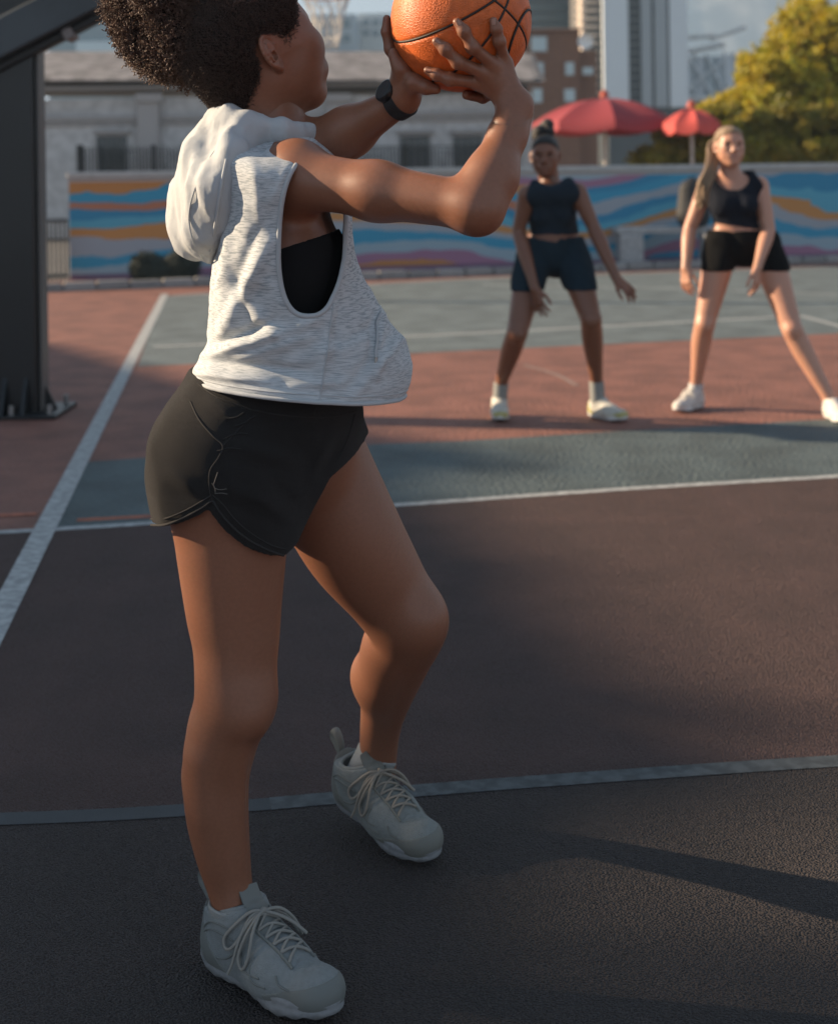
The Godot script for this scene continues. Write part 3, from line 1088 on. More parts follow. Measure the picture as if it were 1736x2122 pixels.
func hoop() -> void:
	var base := G(46, 856)
	var d := -base.z
	var o := thing("basketball_post", base, "thick black steel basketball post with slanting arm at the left edge", "basketball post")
	var steel := worn(mat(0.008, 0.009, 0.010, 0.38), "steel", 512, 0.01, 0.85, 0.3)
	var wd := M(86, d)
	var mb := MB.new()
	mb.box(base + Vector3(0, 1.9, 0), Vector3(wd, 3.8, 0.24), Basis.IDENTITY, 0.012)
	put("post", mb.mesh(), steel, o)
	mb = MB.new()
	mb.box(base + Vector3(wd * 0.5 + 0.012, 1.9, 0.0), Vector3(0.02, 3.8, 0.14), Basis.IDENTITY, 0.004)
	put("edge_strip", mb.mesh(), mat(0.10, 0.095, 0.09, 0.4), o)
	mb = MB.new()
	mb.box(base + Vector3(0, 0.012, 0), Vector3(0.52, 0.024, 0.5), Basis.IDENTITY, 0.006)
	put("base_plate", mb.mesh(), steel, o)
	for e in [[0.14, 0.0], [-0.14, 0.0], [0.06, 0.15], [-0.06, 0.15]]:
		mb = MB.new()
		var sd := Vector3(signf(e[0]), 0, 0) if e[1] == 0.0 else Vector3(0, 0, 1)
		var c := base + Vector3(e[0], 0, e[1]) - (sd * 0.03 if e[1] == 0.0 else Vector3(0, 0, 0.03))
		var nrm := Vector3(0, 0, 0.012) if e[1] == 0.0 else Vector3(0.012, 0, 0)
		mb.face([c + nrm, c + nrm + Vector3(0, 0.22, 0), c + nrm + sd * 0.11], nrm)
		mb.face([c - nrm, c - nrm + Vector3(0, 0.22, 0), c - nrm + sd * 0.11], -nrm)
		mb.face([c + nrm + Vector3(0, 0.22, 0), c - nrm + Vector3(0, 0.22, 0), c - nrm + sd * 0.11, c + nrm + sd * 0.11], sd + Vector3.UP)
		put("gusset", mb.mesh(), steel, o)
	for e in [[0.21, 0.19], [-0.21, 0.19], [0.21, -0.19], [-0.21, -0.19], [0.0, 0.21]]:
		mb = MB.new()
		var c := base + Vector3(e[0], 0.024, e[1])
		mb.tube([c, c + Vector3(0, 0.05, 0)], [0.017], 6)
		put("bolt", mb.mesh(), mat(0.3, 0.3, 0.3, 0.35, 0.8), o)
	# slanting arm bolted to the face of the post
	var a := P(-150, 158, d - 0.18)
	var b := P(420, -134, d - 0.18)
	var dir := (b - a).normalized()
	var bs := Basis(dir, Vector3(0, 0, 1).cross(dir), Vector3(0, 0, 1))
	mb = MB.new()
	mb.box((a + b) * 0.5, Vector3(a.distance_to(b), M(76, d), 0.10), bs, 0.01)
	put("arm", mb.mesh(), worn(mat(0.050, 0.060, 0.068, 0.45), "steel", 512, 0.01, 0.85, 0.3), o)
	mb = MB.new()
	mb.box((a + b) * 0.5 - bs.y * M(47, d) - Vector3(0, 0, 0.08), Vector3(a.distance_to(b), M(18, d), 0.10), bs, 0.01)
	put("arm_flange", mb.mesh(), mat(0.016, 0.016, 0.016, 0.5), o)
	mb = MB.new()
	mb.box(P(146, 72, d - 0.12), Vector3(0.06, 0.07, 0.14), bs, 0.008)
	put("bracket", mb.mesh(), mat(0.2, 0.17, 0.16, 0.6), o)
	# far hoop with its net, seen beside the face
	var n := Vector3(P(678, 90, 13.3).x, 2.60, -13.3)
	var pb := Vector3(P(548, 700, 15.6).x, 0, -15.6)
	o = thing("basketball_hoop", pb, "far basketball hoop whose white net hangs beside the shooter's face", "basketball hoop")
	mb = MB.new()
	mb.tube([pb, pb + Vector3(0, 3.3, 0), pb + Vector3(0.05, 3.55, 0.1)], [0.07], 10)
	put("post", mb.mesh(), steel, o)
	mb = MB.new()
	var rim := n + Vector3(0, 0.45, 0)
	mb.tube([pb + Vector3(0.05, 3.5, 0.08), rim + Vector3(-0.14, 0.3, -0.36)], [0.05], 8)
	put("arm", mb.mesh(), steel, o)
	mb = MB.new()
	mb.box(rim + Vector3(-0.14, 0.56, -0.36), Vector3(1.4, 0.95, 0.05), Basis(Vector3.UP, 0.35), 0.008)
	put("backboard", mb.mesh(), mat(0.7, 0.7, 0.7, 0.4), o)
	mb = MB.new()
	var ring := []
	for i in 33:
		ring.append(rim + Vector3(cos(TAU * i / 32.0) * 0.225, 0, sin(TAU * i / 32.0) * 0.225))
	mb.tube(ring, [0.009], 6)
	put("rim", mb.mesh(), mat(0.55, 0.14, 0.04, 0.5), o)
	for i in 12:
		for sg in [-1, 1]:
			mb = MB.new()
			var pts := []
			for j in 9:
				var t := j / 8.0
				var an: float = TAU * (i / 12.0 + sg * t * 0.12)
				var rr := lerpf(0.225, 0.105, pow(t, 0.7))
				pts.append(rim + Vector3(cos(an) * rr, -0.46 * t, sin(an) * rr))
			mb.tube(pts, [0.006], 5)
			put("net_cord", mb.mesh(), mat(0.72, 0.68, 0.62, 0.8), o)
	mb = MB.new()
	ring = []
	for i in 25:
		ring.append(n + Vector3(cos(TAU * i / 24.0) * 0.105, -0.01 + 0.015 * cos(TAU * i / 4.0), sin(TAU * i / 24.0) * 0.105))
	mb.tube(ring, [0.012], 6)
	put("net_hem", mb.mesh(), mat(0.72, 0.68, 0.62, 0.8), o)

# ---------- people ----------
var skin_tex: NoiseTexture2D
func skin(r: float, g: float, b: float) -> StandardMaterial3D:
	var m := mat(r, g, b, 0.43)
	m.albedo_texture = noise("skin_tone", 512, 0.03, FastNoiseLite.TYPE_SIMPLEX_SMOOTH, 5, 0.0, grad(0.95, 1.0))
	m.metallic_specular = 0.5
	m.subsurf_scatter_enabled = true
	m.subsurf_scatter_strength = 0.12
	bumpy(m, noise("skin_pores", 512, 0.16, FastNoiseLite.TYPE_SIMPLEX, 3, 4.0), 7.0, 0.16)
	return m
func cloth(r: float, g: float, b: float) -> StandardMaterial3D:
	var m := mat(r, g, b, 0.9)
	m.metallic_specular = 0.25
	bumpy(m, noise("weave", 512, 0.35, FastNoiseLite.TYPE_SIMPLEX, 3, 8.0), 14.0, 0.6)
	return m

func on_field(f: Field, x: float, y: float, d0: float) -> Vector3:  # where the sight line through a place meets a surface
	var o := cam_t.origin
	var dir := (P(x, y, 1.0) - o).normalized()
	var l := f.all()
	var p := o + dir * (d0 - 0.5)
	var best := p
	var low := 1e9
	for i in 70:
		var e := f.ev(p, l)
		if e < low:
			low = e
			best = p
		if e < 0.0005 or p.distance_to(o) > d0 + 0.6:
			break
		p += dir * clampf(e * 0.7, 0.0004, 0.03)
	return best
func smooth_line(pts: Array, step: float) -> Array:
	var c := Curve3D.new()
	c.bake_interval = step
	for i in pts.size():
		var t: Vector3 = (pts[mini(i + 1, pts.size() - 1)] - pts[maxi(i - 1, 0)]) * 0.17
		c.add_point(pts[i], -t, t)
	return Array(c.get_baked_points())

# a head in its own axes: x to its left, y up, z forward; o is the middle of the skull, s the scale
class Head:
	var o: Vector3
	var b: Basis
	var s: float
	var pout := 0.0
	func w(x: float, y: float, z: float) -> Vector3:
		return o + b * (Vector3(x, y, z) * s)
func head_shape(h: Head, neck: Vector3, neck_r: float, full := 1.0) -> Field:
	var f := Field.new()
	var s := h.s
	f.cone(h.w(0, 0.035, -0.035), h.w(0, 0.03, 0.022), 0.084 * s, 0.080 * s, 0.03, h.b.x, 1.10)
	f.cone(h.w(0, -0.015, 0.022), h.w(0, -0.062, 0.030), 0.062 * s, 0.048 * s, 0.04)
	for e in [-1.0, 1.0]:
		f.cone(h.w(0.044 * e, -0.055, 0.0), h.w(0.018 * e, -0.094, 0.062), 0.022 * s, 0.021 * s, 0.04)
		f.ball(h.w(lerpf(0.036, 0.040, (full - 1.0) / 0.12) * e, -0.021, lerpf(0.058, 0.070, (full - 1.0) / 0.12)), 0.030 * s * full, 0.035)
		f.ball(h.w(0.033 * e, -0.055, 0.052), 0.028 * s * full, 0.03)
		f.cone(h.w(0.012 * e, 0.027, 0.088), h.w(0.042 * e, 0.024, 0.072), 0.012 * s, 0.011 * s, 0.02)
		f.ball(h.w(0.032 * e, 0.004, 0.096), 0.013 * s, 0.014, Vector3.ZERO, 1.0, 1)
		f.ball(h.w(0.0125 * e, -0.035, 0.098), 0.0092 * s, 0.008)
		f.ball(h.w(0.031 * e, 0.004, 0.0775), 0.0128 * s, 0.004)
	f.ball(h.w(0, -0.098, 0.073), 0.020 * s, 0.03)
	f.cone(h.w(0, 0.012, 0.092), h.w(0, -0.027, 0.107 - h.pout * 0.5), 0.008 * s, 0.011 * s, 0.016)
	f.ball(h.w(0, -0.032, 0.107 - h.pout * 0.5), 0.0115 * s, 0.01)
	f.cone(h.w(-0.02, -0.062, 0.080 + h.pout), h.w(0.02, -0.062, 0.080 + h.pout), 0.018 * s, 0.018 * s, 0.02)
	for e in [-1.0, 1.0]:
		f.cone(h.w(0.0, -0.0585, 0.0975 + h.pout), h.w(0.021 * e, -0.0635, 0.087), 0.0058 * s, 0.003 * s, 0.004)
		f.cone(h.w(0.0, -0.0705, 0.0965 + h.pout), h.w(0.019 * e, -0.0665, 0.087), 0.0068 * s, 0.003 * s, 0.004)
	f.cone(h.w(0, -0.02, -0.03), neck, neck_r * 1.02, neck_r, 0.035)
	return f
func ear_shape(h: Head, e: float, f: Field) -> void:
	var s := h.s
	var c := [0.075 * e, -0.006, -0.008]
	var pt := func(a: float, ry: float, rz: float, out: float) -> Vector3:  # around the ear, 0 at the top going back
		var z := -sin(a) * rz
		var y := cos(a) * ry
		return h.w(c[0] + e * (out + 0.012 * sin(a)), c[1] + y + z * 0.2, c[2] + z - y * 0.22)
	f.cone(pt.call(0.5, 0.012, 0.006, 0.0), pt.call(2.6, 0.014, 0.004, 0.0), 0.013 * s, 0.011 * s, 0.006, h.b.x, 1.9)
	var rim := []
	var rr := []
	for i in 13:
		var a := lerpf(-1.25, 2.75, i / 12.0)
		rim.append(pt.call(a, 0.028, 0.0165, 0.006))
		rr.append((0.0036 + 0.0006 * sin(i * 0.5)) * s)
	f.chain(rim, rr, 0.003)
	f.cone(pt.call(2.7, 0.026, 0.012, 0.004), pt.call(3.25, 0.030, 0.006, 0.002), 0.0055 * s, 0.007 * s, 0.006)
	f.cone(pt.call(3.25, 0.030, 0.006, 0.002), pt.call(3.8, 0.018, 0.016, 0.0), 0.006 * s, 0.0035 * s, 0.006)
	var anti := []
	for i in 7:
		anti.append(pt.call(lerpf(0.35, 2.6, i / 6.0), 0.017, 0.0095, 0.006))
	f.chain(anti, [0.0024 * s, 0.003 * s, 0.003 * s, 0.003 * s, 0.003 * s, 0.003 * s, 0.003 * s], 0.003)
	f.cone(pt.call(4.4, 0.006, 0.012, 0.002), pt.call(4.0, 0.010, 0.012, 0.003), 0.0042 * s, 0.0035 * s, 0.004)
	f.cone(pt.call(-1.25, 0.028, 0.0165, 0.006), pt.call(2.0, 0.002, 0.003, 0.004), 0.003 * s, 0.0022 * s, 0.004)
	f.ball(pt.call(3.0, 0.008, 0.002, 0.009), 0.0075 * s, 0.003, Vector3.ZERO, 1.0, 1)
	f.ball(pt.call(4.6, 0.002, 0.006, 0.004), 0.0045 * s, 0.003, Vector3.ZERO, 1.0, 1)
func face_parts(h: Head, o: Node3D, iris: Color, brow: Color, lip: Color, back: Vector3) -> void:
	var s := h.s
	for e in [-1.0, 1.0]:
		var mb := MB.new()
		var c := h.w(0.031 * e, 0.004, 0.0785)
		var rows := []
		for j in 13:
			var row := []
			for i in 24:
				var a := TAU * i / 24.0
				var t := PI * j / 12.0
				row.append(c + h.b * (Vector3(cos(a) * sin(t), sin(a) * sin(t), cos(t)) * 0.0117 * s))
			rows.append(row)
		mb.grid(rows, true)
		var eye := put("eye", mb.mesh(), mat(0.72, 0.68, 0.64, 0.15), o)
		mb = MB.new()
		rows = []
		for j in 5:
			var row := []
			for i in 20:
				var a := TAU * i / 20.0
				var t := 0.52 * (j / 4.0)
				row.append(c + h.b * (Vector3(cos(a) * sin(t), sin(a) * sin(t), cos(t)) * 0.0119 * s))
			rows.append(row)
		mb.grid(rows, true)
		put("iris", mb.mesh(), mat(iris.r, iris.g, iris.b, 0.1), eye)
		# lids with lashes
		mb = MB.new()
		for up in [1.0, -1.0]:
			rows = []
			for j in 7:
				var row := []
				for i in 15:
					var a := lerpf(-1.25, 1.25, i / 14.0)
					var t := lerpf(0.30 if up > 0.0 else 0.42, 1.5, j / 6.0) * lerpf(1.0, 0.45, absf(a) / 1.25)
					t = maxf(t, 0.12)
					row.append(c + h.b * (Vector3(sin(a) * cos(t * 0.9), up * sin(t), cos(a) * cos(t)).normalized() * 0.0134 * s))
				rows.append(row)
			mb.grid(rows)
		put("eyelid", mb.mesh(), o.get_meta("skin_look"), o)
		mb = MB.new()
		for k in 16:
			var a := lerpf(-1.15, 1.2, k / 15.0)
			var t := 0.30 * lerpf(1.0, 0.5, absf(a) / 1.25)
			var d := h.b * Vector3(sin(a), sin(t), cos(a) * cos(t)).normalized()
			var p := c + d * 0.0136 * s
			var q := p + (d + h.b * Vector3(0.35 * e, 0.35, 0)) * 0.006 * s
			var r := q + (d * 0.5 + h.b * Vector3(0.2 * e, 0.8, 0)) * 0.004 * s
			mb.tube([p, q, r], [0.0006 * s, 0.0005 * s, 0.0001], 4)
		put("eyelashes", mb.mesh(), mat(0.008, 0.006, 0.005, 0.6), o)
		mb = MB.new()
		mb.tube([h.w(0.012 * e, 0.026, 0.1), h.w(0.026 * e, 0.032, 0.0955), h.w(0.040 * e, 0.031, 0.084), h.w(0.048 * e, 0.025, 0.073)], [0.002 * s, 0.0036 * s, 0.003 * s, 0.001 * s], 6)
		put("eyebrow", mb.mesh(), mat(brow.r, brow.g, brow.b, 0.8), o)
	for y in [0.0, 1.0]:
		var mb := MB.new()
		var pts := []
		var rs := []
		for i in 11:
			var t := i / 5.0 - 1.0
			pts.append(h.w(0.0215 * t, -0.0585 - 0.0125 * y * (1.0 - t * t * 0.6) - 0.006 * (1.0 - y) * t * t + 0.002 * y, 0.0985 + h.pout * (1.0 - 0.6 * t * t) - 0.0105 * t * t))
			rs.append((0.0058 + 0.001 * y) * s * sqrt(maxf(0.02, 1.0 - t * t)))
		mb.tube(smooth_line(pts, 0.004), [rs[0]], 8) if false else mb.tube(pts, rs, 10)
		put("lip", mb.mesh(), mat(lip.r, lip.g, lip.b, 0.35), o)

# a relaxed hand as chains of cones: wrist, direction of the fingers, back of the hand, side of the thumb (+1 or -1)
func hand_shape(f: Field, w: Vector3, dir: Vector3, back: Vector3, th: float, s: float, curl: Array, spread := 1.0) -> void:
	dir = dir.normalized()
	back = (back - dir * back.dot(dir)).normalized()
	var side := dir.cross(back) * th
	var kn := []
	var lens := [0.072, 0.080, 0.075, 0.058]
	for i in 4:
		var x := (1.5 - i) * 0.0195
		kn.append(w + (dir * (0.083 - 0.006 * absf(i - 1.2)) + side * x) * s)
		f.cone(w + side * x * 0.55 * s + dir * 0.012 * s, kn[i], 0.014 * s, 0.0105 * s, 0.014 * s)
		var d := (dir + side * (1.5 - i) * 0.14 * spread).normalized()
		var p: Vector3 = kn[i]
		for j in 3:
			var ang: float = curl[j]
			d = d.rotated(side * th, -ang * th) if false else (d * cos(ang) - back * sin(ang)).normalized()
			var l: float = lens[i] * [0.46, 0.30, 0.24][j] * s
			var r: float = [0.0092, 0.0084, 0.0075, 0.0062][j] * s
			f.cone(p, p + d * l, r, [0.0084, 0.0075, 0.0062][j] * s, 0.006 * s)
			p += d * l
			back = back
	var tb := w + (dir * 0.022 + side * 0.022 - back * 0.006) * s
	var t1 := tb + (dir * 0.030 + side * 0.026 - back * 0.012) * s
	var t2 := t1 + (dir * 0.030 + side * 0.012 - back * 0.006) * s
	f.cone(w + dir * 0.01 * s + side * 0.008 * s, tb, 0.015 * s, 0.0135 * s, 0.012 * s)
	f.cone(tb, t1, 0.0125 * s, 0.0100 * s, 0.012 * s)
	f.cone(t1, t2, 0.0100 * s, 0.0078 * s, 0.006 * s)
	f.cone(t2, t2 + (dir * 0.022 + side * 0.002 - back * 0.005) * s, 0.0085 * s, 0.0065 * s, 0.006 * s)

func shoe(par: Node3D, t: Transform3D, cell: float, upper_m: Material, over_m: Material, sole_m: Material, lace_m: Material, detail := true) -> MeshInstance3D:
	var s := t.basis.x.length()
	var w := func(x: float, y: float, z: float) -> Vector3: return t * Vector3(x, y, z)
	var zax := t.basis.z.normalized()
	var yax := t.basis.y.normalized()
	var xax := t.basis.x.normalized()
	var f := Field.new()
	f.cone(w.call(-0.050, 0.050, 0), w.call(-0.048, 0.090, 0), 0.037 * s, 0.033 * s, 0.03)
	f.cone(w.call(-0.030, 0.060, 0), w.call(-0.024, 0.105, 0), 0.041 * s, 0.0385 * s, 0.03)
	f.cone(w.call(-0.010, 0.088, 0), w.call(0.070, 0.052, 0), 0.037 * s, 0.036 * s, 0.03)
	f.cone(w.call(-0.040, 0.035, 0), w.call(0.070, 0.036, 0.002), 0.037 * s, 0.044 * s, 0.02)
	f.cone(w.call(0.070, 0.040, 0.002), w.call(0.140, 0.036, 0.0), 0.0455 * s, 0.037 * s, 0.03, yax, 1.18)
	f.ball(w.call(0.150, 0.038, -0.003), 0.035 * s, 0.02, yax, 1.2)
	f.cone(w.call(-0.026, 0.094, 0), w.call(-0.020, 0.20, 0), 0.034 * s, 0.036 * s, 0.008, Vector3.ZERO, 1.0, 1)
	f.planes.append(Plane(-yax, w.call(0, 0.020, 0)))
	f.planes.append(Plane((yax - xax * 0.28).normalized(), w.call(-0.03, 0.108, 0)))
	var mb := MB.new()
	f.net(mb, cell)
	var o := put("shoe", mb.mesh(), upper_m, par)
	# overlays at the toe and the heel
	for k in 2:
		var g := Field.new()
		for p in ["a", "ab", "il", "ra", "dr", "nn", "ns", "kk", "sb"]:
			g.set(p, f.get(p))
		g.inflate = 0.0016 * s
		g.planes.append(Plane(-yax, w.call(0, 0.022, 0)))
		if k == 0:
			g.planes.append(Plane((yax + xax * -0.35).normalized(), w.call(0.145, 0.052, 0)))
			g.planes.append(Plane((-xax - yax * 0.15).normalized(), w.call(0.085, 0.03, 0)))
		else:
			g.planes.append(Plane((xax + yax * 0.9).normalized(), w.call(-0.035, 0.055, 0)))
		mb = MB.new()
		g.net(mb, cell)
		put("toe_cap" if k == 0 else "heel_counter", mb.mesh(), over_m, o)
	# midsole and outsole
	var half := [[-0.090, 0.0], [-0.087, 0.014], [-0.078, 0.026], [-0.06, 0.034], [-0.035, 0.037], [0.0, 0.0345], [0.03, 0.034], [0.06, 0.040], [0.09, 0.0455], [0.115, 0.0455], [0.14, 0.041], [0.16, 0.033], [0.175, 0.023], [0.184, 0.012], [0.187, 0.0]]
	var ring := []
	for e in half:
		ring.append(Vector2(e[0], e[1]))
	for i in range(half.size() - 2, 0, -1):
		ring.append(Vector2(half[i][0], -half[i][1]))
	var fine := []
	var cv := Curve2D.new()
	cv.bake_interval = 0.005
	for i in ring.size() + 1:
		var p: Vector2 = ring[i % ring.size()]
		var tn: Vector2 = (ring[(i + 1) % ring.size()] - ring[(i - 1 + ring.size()) % ring.size()]) * 0.17
		cv.add_point(p, -tn, tn)
	fine = Array(cv.get_baked_points())
	fine.pop_back()
	for k in 2:
		var rows := []
		var prof := [[0.004, -0.05], [0.0045, -0.006], [0.009, 0.0005], [0.016, 0.0035], [0.024, 0.003], [0.0285, 0.0005], [0.034, 0.0022], [0.0385, -0.001], [0.041, -0.006], [0.041, -0.012]] if k == 0 else [[0.0, -0.05], [0.0, -0.009], [0.0025, -0.006], [0.0046, -0.0065]]
		for pr in prof:
			var row := []
			for i in fine.size():
				var p: Vector2 = fine[i]
				var tn: Vector2 = (fine[(i + 1) % fine.size()] - fine[(i - 1 + fine.size()) % fine.size()]).normalized()
				var n2 := Vector2(tn.y, -tn.x)
				if n2.dot(p - Vector2(0.04, 0)) < 0.0:
					n2 = -n2
				var q: Vector2 = p + n2 * pr[1]
				if pr[1] < -0.03:
					q = Vector2(p.x * 0.8, 0.0)
				var y: float = pr[0] * (1.0 - 0.38 * smoothstep(0.06, 0.18, p.x)) + 0.013 * smoothstep(0.09, 0.19, p.x) + 0.006 * smoothstep(-0.05, -0.09, p.x)
				y += 0.008 * smoothstep(-0.02, -0.08, p.x) * (pr[0] / 0.04)
				if k == 0 and pr[0] < 0.012:
					y += 0.0022 * sin(p.x * 210.0)
					q += n2 * 0.0012 * sin(p.x * 210.0)
				row.append(w.call(q.x, y, q.y))
			rows.append(row)
		mb = MB.new()
		mb.grid(rows, true)
		put("midsole" if k == 0 else "outsole", mb.mesh(), sole_m if k == 0 else mat(0.02, 0.02, 0.022, 0.8), o)
	if not detail:
		return o
	# tongue, laces and pull tab
	var all := f.all()
	var top := func(x: float, z: float, lift: float) -> Vector3:
		var p: Vector3 = w.call(x, 0.15, z)
		for i in 60:
			var e := f.ev(p, all)
			if e < 0.0006:
				break
			p -= yax * e * 0.7
		return p + yax * lift
	mb = MB.new()
	var rows := []
	for i in 12:
		var x := lerpf(0.062, -0.004, i / 11.0)
		var row := []
		for j in 9:
			var z := (j - 4) / 4.0
			var p: Vector3 = top.call(maxf(x, 0.012), z * 0.018, 0.003 - 0.0025 * z * z)
			if x < 0.012:
				p += (yax * 0.62 - xax * 0.4) * (0.012 - x) * 2.0 * s
			row.append(p)
		rows.append(row)
	mb.grid(rows)
	for row in rows:
		for j in 9:
			row[j] -= yax * 0.004
	mb.grid(rows)
	put("tongue", mb.mesh(), over_m, o)
	var lr := 0.0023 * s
	for i in 5:
		for sg in [-1.0, 1.0]:
			mb = MB.new()
			var x0 := 0.112 - 0.0165 * i
			var pts := []
			for j in 7:
				var u := j / 6.0
				pts.append(top.call(x0 - 0.0165 * u, sg * lerpf(-0.021, 0.021, u), 0.0022 + 0.0022 * sin(PI * u) * (1.3 if sg > 0 else 0.7)))
			mb.tube(pts, [lr], 6)
			put("lace", mb.mesh(), lace_m, o)
	for sg in [-1.0, 1.0]:
		mb = MB.new()
		var pts := []
		for j in 8:
			pts.append(top.call(lerpf(0.120, 0.022, j / 7.0), sg * 0.022, 0.001))
		mb.tube(pts, [0.0026 * s], 6)
		put("eyelet_band", mb.mesh(), over_m, o)
	var kn: Vector3 = top.call(0.034, 0, 0.006)
	for e in [[[0, 0, 0], [-0.006, 0.004, 0.020], [-0.020, -0.012, 0.038], [-0.036, -0.034, 0.046], [-0.030, -0.048, 0.048], [-0.012, -0.036, 0.046], [0.0, -0.006, 0.026], [0.002, 0.001, 0.006]],
			[[0, 0, 0], [0.006, -0.002, 0.020], [0.004, -0.022, 0.040], [-0.002, -0.050, 0.049], [0.008, -0.064, 0.051], [0.018, -0.046, 0.048], [0.014, -0.014, 0.034], [0.003, 0.001, 0.010]],
			[[0, 0, 0], [0.012, 0.001, -0.020], [0.024, -0.014, -0.036], [0.036, -0.036, -0.044], [0.028, -0.040, -0.046], [0.014, -0.018, -0.036], [0.002, 0.001, -0.01]],
			[[0, 0, 0], [-0.004, -0.002, 0.022], [-0.006, -0.030, 0.044], [-0.012, -0.062, 0.052], [-0.018, -0.078, 0.056]],
			[[0, 0, 0], [0.018, -0.004, -0.012], [0.034, -0.016, -0.028], [0.052, -0.032, -0.040]]]:
		var pts := []
		for p in e:
			pts.append(kn + (xax * p[0] + yax * p[1] + zax * p[2]) * s)
		mb = MB.new()
		mb.tube(smooth_line(pts, 0.004), [lr * 1.1], 6)
		put("lace_bow", mb.mesh(), lace_m, o)
	mb = MB.new()
	mb.tube([kn - zax * 0.006, kn + yax * 0.002, kn + zax * 0.006], [0.003, 0.0055, 0.003], 8)
	put("lace_knot", mb.mesh(), lace_m, o)
	mb = MB.new()
	var tab := []
	for e in [[-0.083, 0.082], [-0.085, 0.108], [-0.094, 0.128], [-0.106, 0.132], [-0.108, 0.120], [-0.096, 0.108], [-0.085, 0.096]]:
		tab.append(w.call(e[0], e[1], 0))
	mb.tube(smooth_line(tab, 0.004), [0.0085 * s], 10, xax.cross(zax).lerp(xax, 0.75).normalized(), 0.22)
	put("pull_tab", mb.mesh(), over_m, o)
	# stitched panels on the sides
	for sg in [-1.0, 1.0]:
		for e in [[[-0.066, 0.060], [-0.045, 0.078], [-0.020, 0.084], [0.010, 0.078]], [[0.022, 0.088], [0.016, 0.066], [0.000, 0.050], [-0.022, 0.043]], [[0.060, 0.072], [0.058, 0.056], [0.070, 0.044], [0.092, 0.042]], [[0.104, 0.060], [0.112, 0.050], [0.130, 0.046]], [[-0.062, 0.072], [-0.040, 0.091], [-0.016, 0.096], [0.006, 0.092]], [[0.018, 0.075], [0.036, 0.060], [0.052, 0.050], [0.080, 0.052]]]:
			var pts := []
			for p in e:
				var q: Vector3 = w.call(p[0], p[1], sg * 0.10)
				for i in 60:
					var dd := f.ev(q, all)
					if dd < 0.0006:
						break
					q -= zax * sg * dd * 0.7
				pts.append(q)
			mb = MB.new()
			mb.tube(smooth_line(pts, 0.004), [0.0017 * s], 6)
			put("stitching", mb.mesh(), over_m, o)
	# creases where the toes bend
	for x in [0.122, 0.131, 0.140]:
		mb = MB.new()
		var pts := []
		for j in 9:
			var z := (j - 4) / 4.0 * 0.026
			pts.append(top.call(x + 0.004 * sin(j * 1.3 + x * 300.0) - absf(z) * 0.25, z, -0.0008))
		mb.tube(pts, [0.0003, 0.0011, 0.0016, 0.0018, 0.0018, 0.0018, 0.0015, 0.001, 0.0003], 6)
		put("crease", mb.mesh(), upper_m, o)
	# the padded rim of the collar
	mb = MB.new()
	var rim := []
	for i in 33:
		var a := TAU * i / 32.0
		var x := -0.025 + cos(a) * 0.0375
		rim.append(w.call(x, 0.1075 + (x + 0.03) * 0.28, sin(a) * 0.036))
	mb.tube(rim, [0.0042 * s], 8)
	put("collar_rim", mb.mesh(), upper_m, o)
	return o

func sub_field(f: Field, ids: Array, infl: float) -> Field:
	var g := Field.new()
	for i in ids:
		g.a.append(f.a[i])
		g.ab.append(f.ab[i])
		g.il.append(f.il[i])
		g.ra.append(f.ra[i])
		g.dr.append(f.dr[i])
		g.nn.append(f.nn[i])
		g.ns.append(f.ns[i])
		g.kk.append(f.kk[i])
		g.sb.append(f.sb[i])
	g.inflate = infl
	return g

var ball_c: Vector3
const BALL_R := 0.1150
func on_ball(x: float, y: float, lift: float) -> Vector3:  # a place on the near face of the ball, lifted off it
	var o := cam_t.origin
	var dir := (P(x, y, 1.0) - o).normalized()
	var m := dir.dot(ball_c - o)
	var near := o + dir * m
	var q := near.distance_to(ball_c)
	var r := BALL_R + lift
	return near - dir * sqrt(maxf(r * r - q * q, 0.0)) if q < r else ball_c + (near - ball_c).normalized() * r

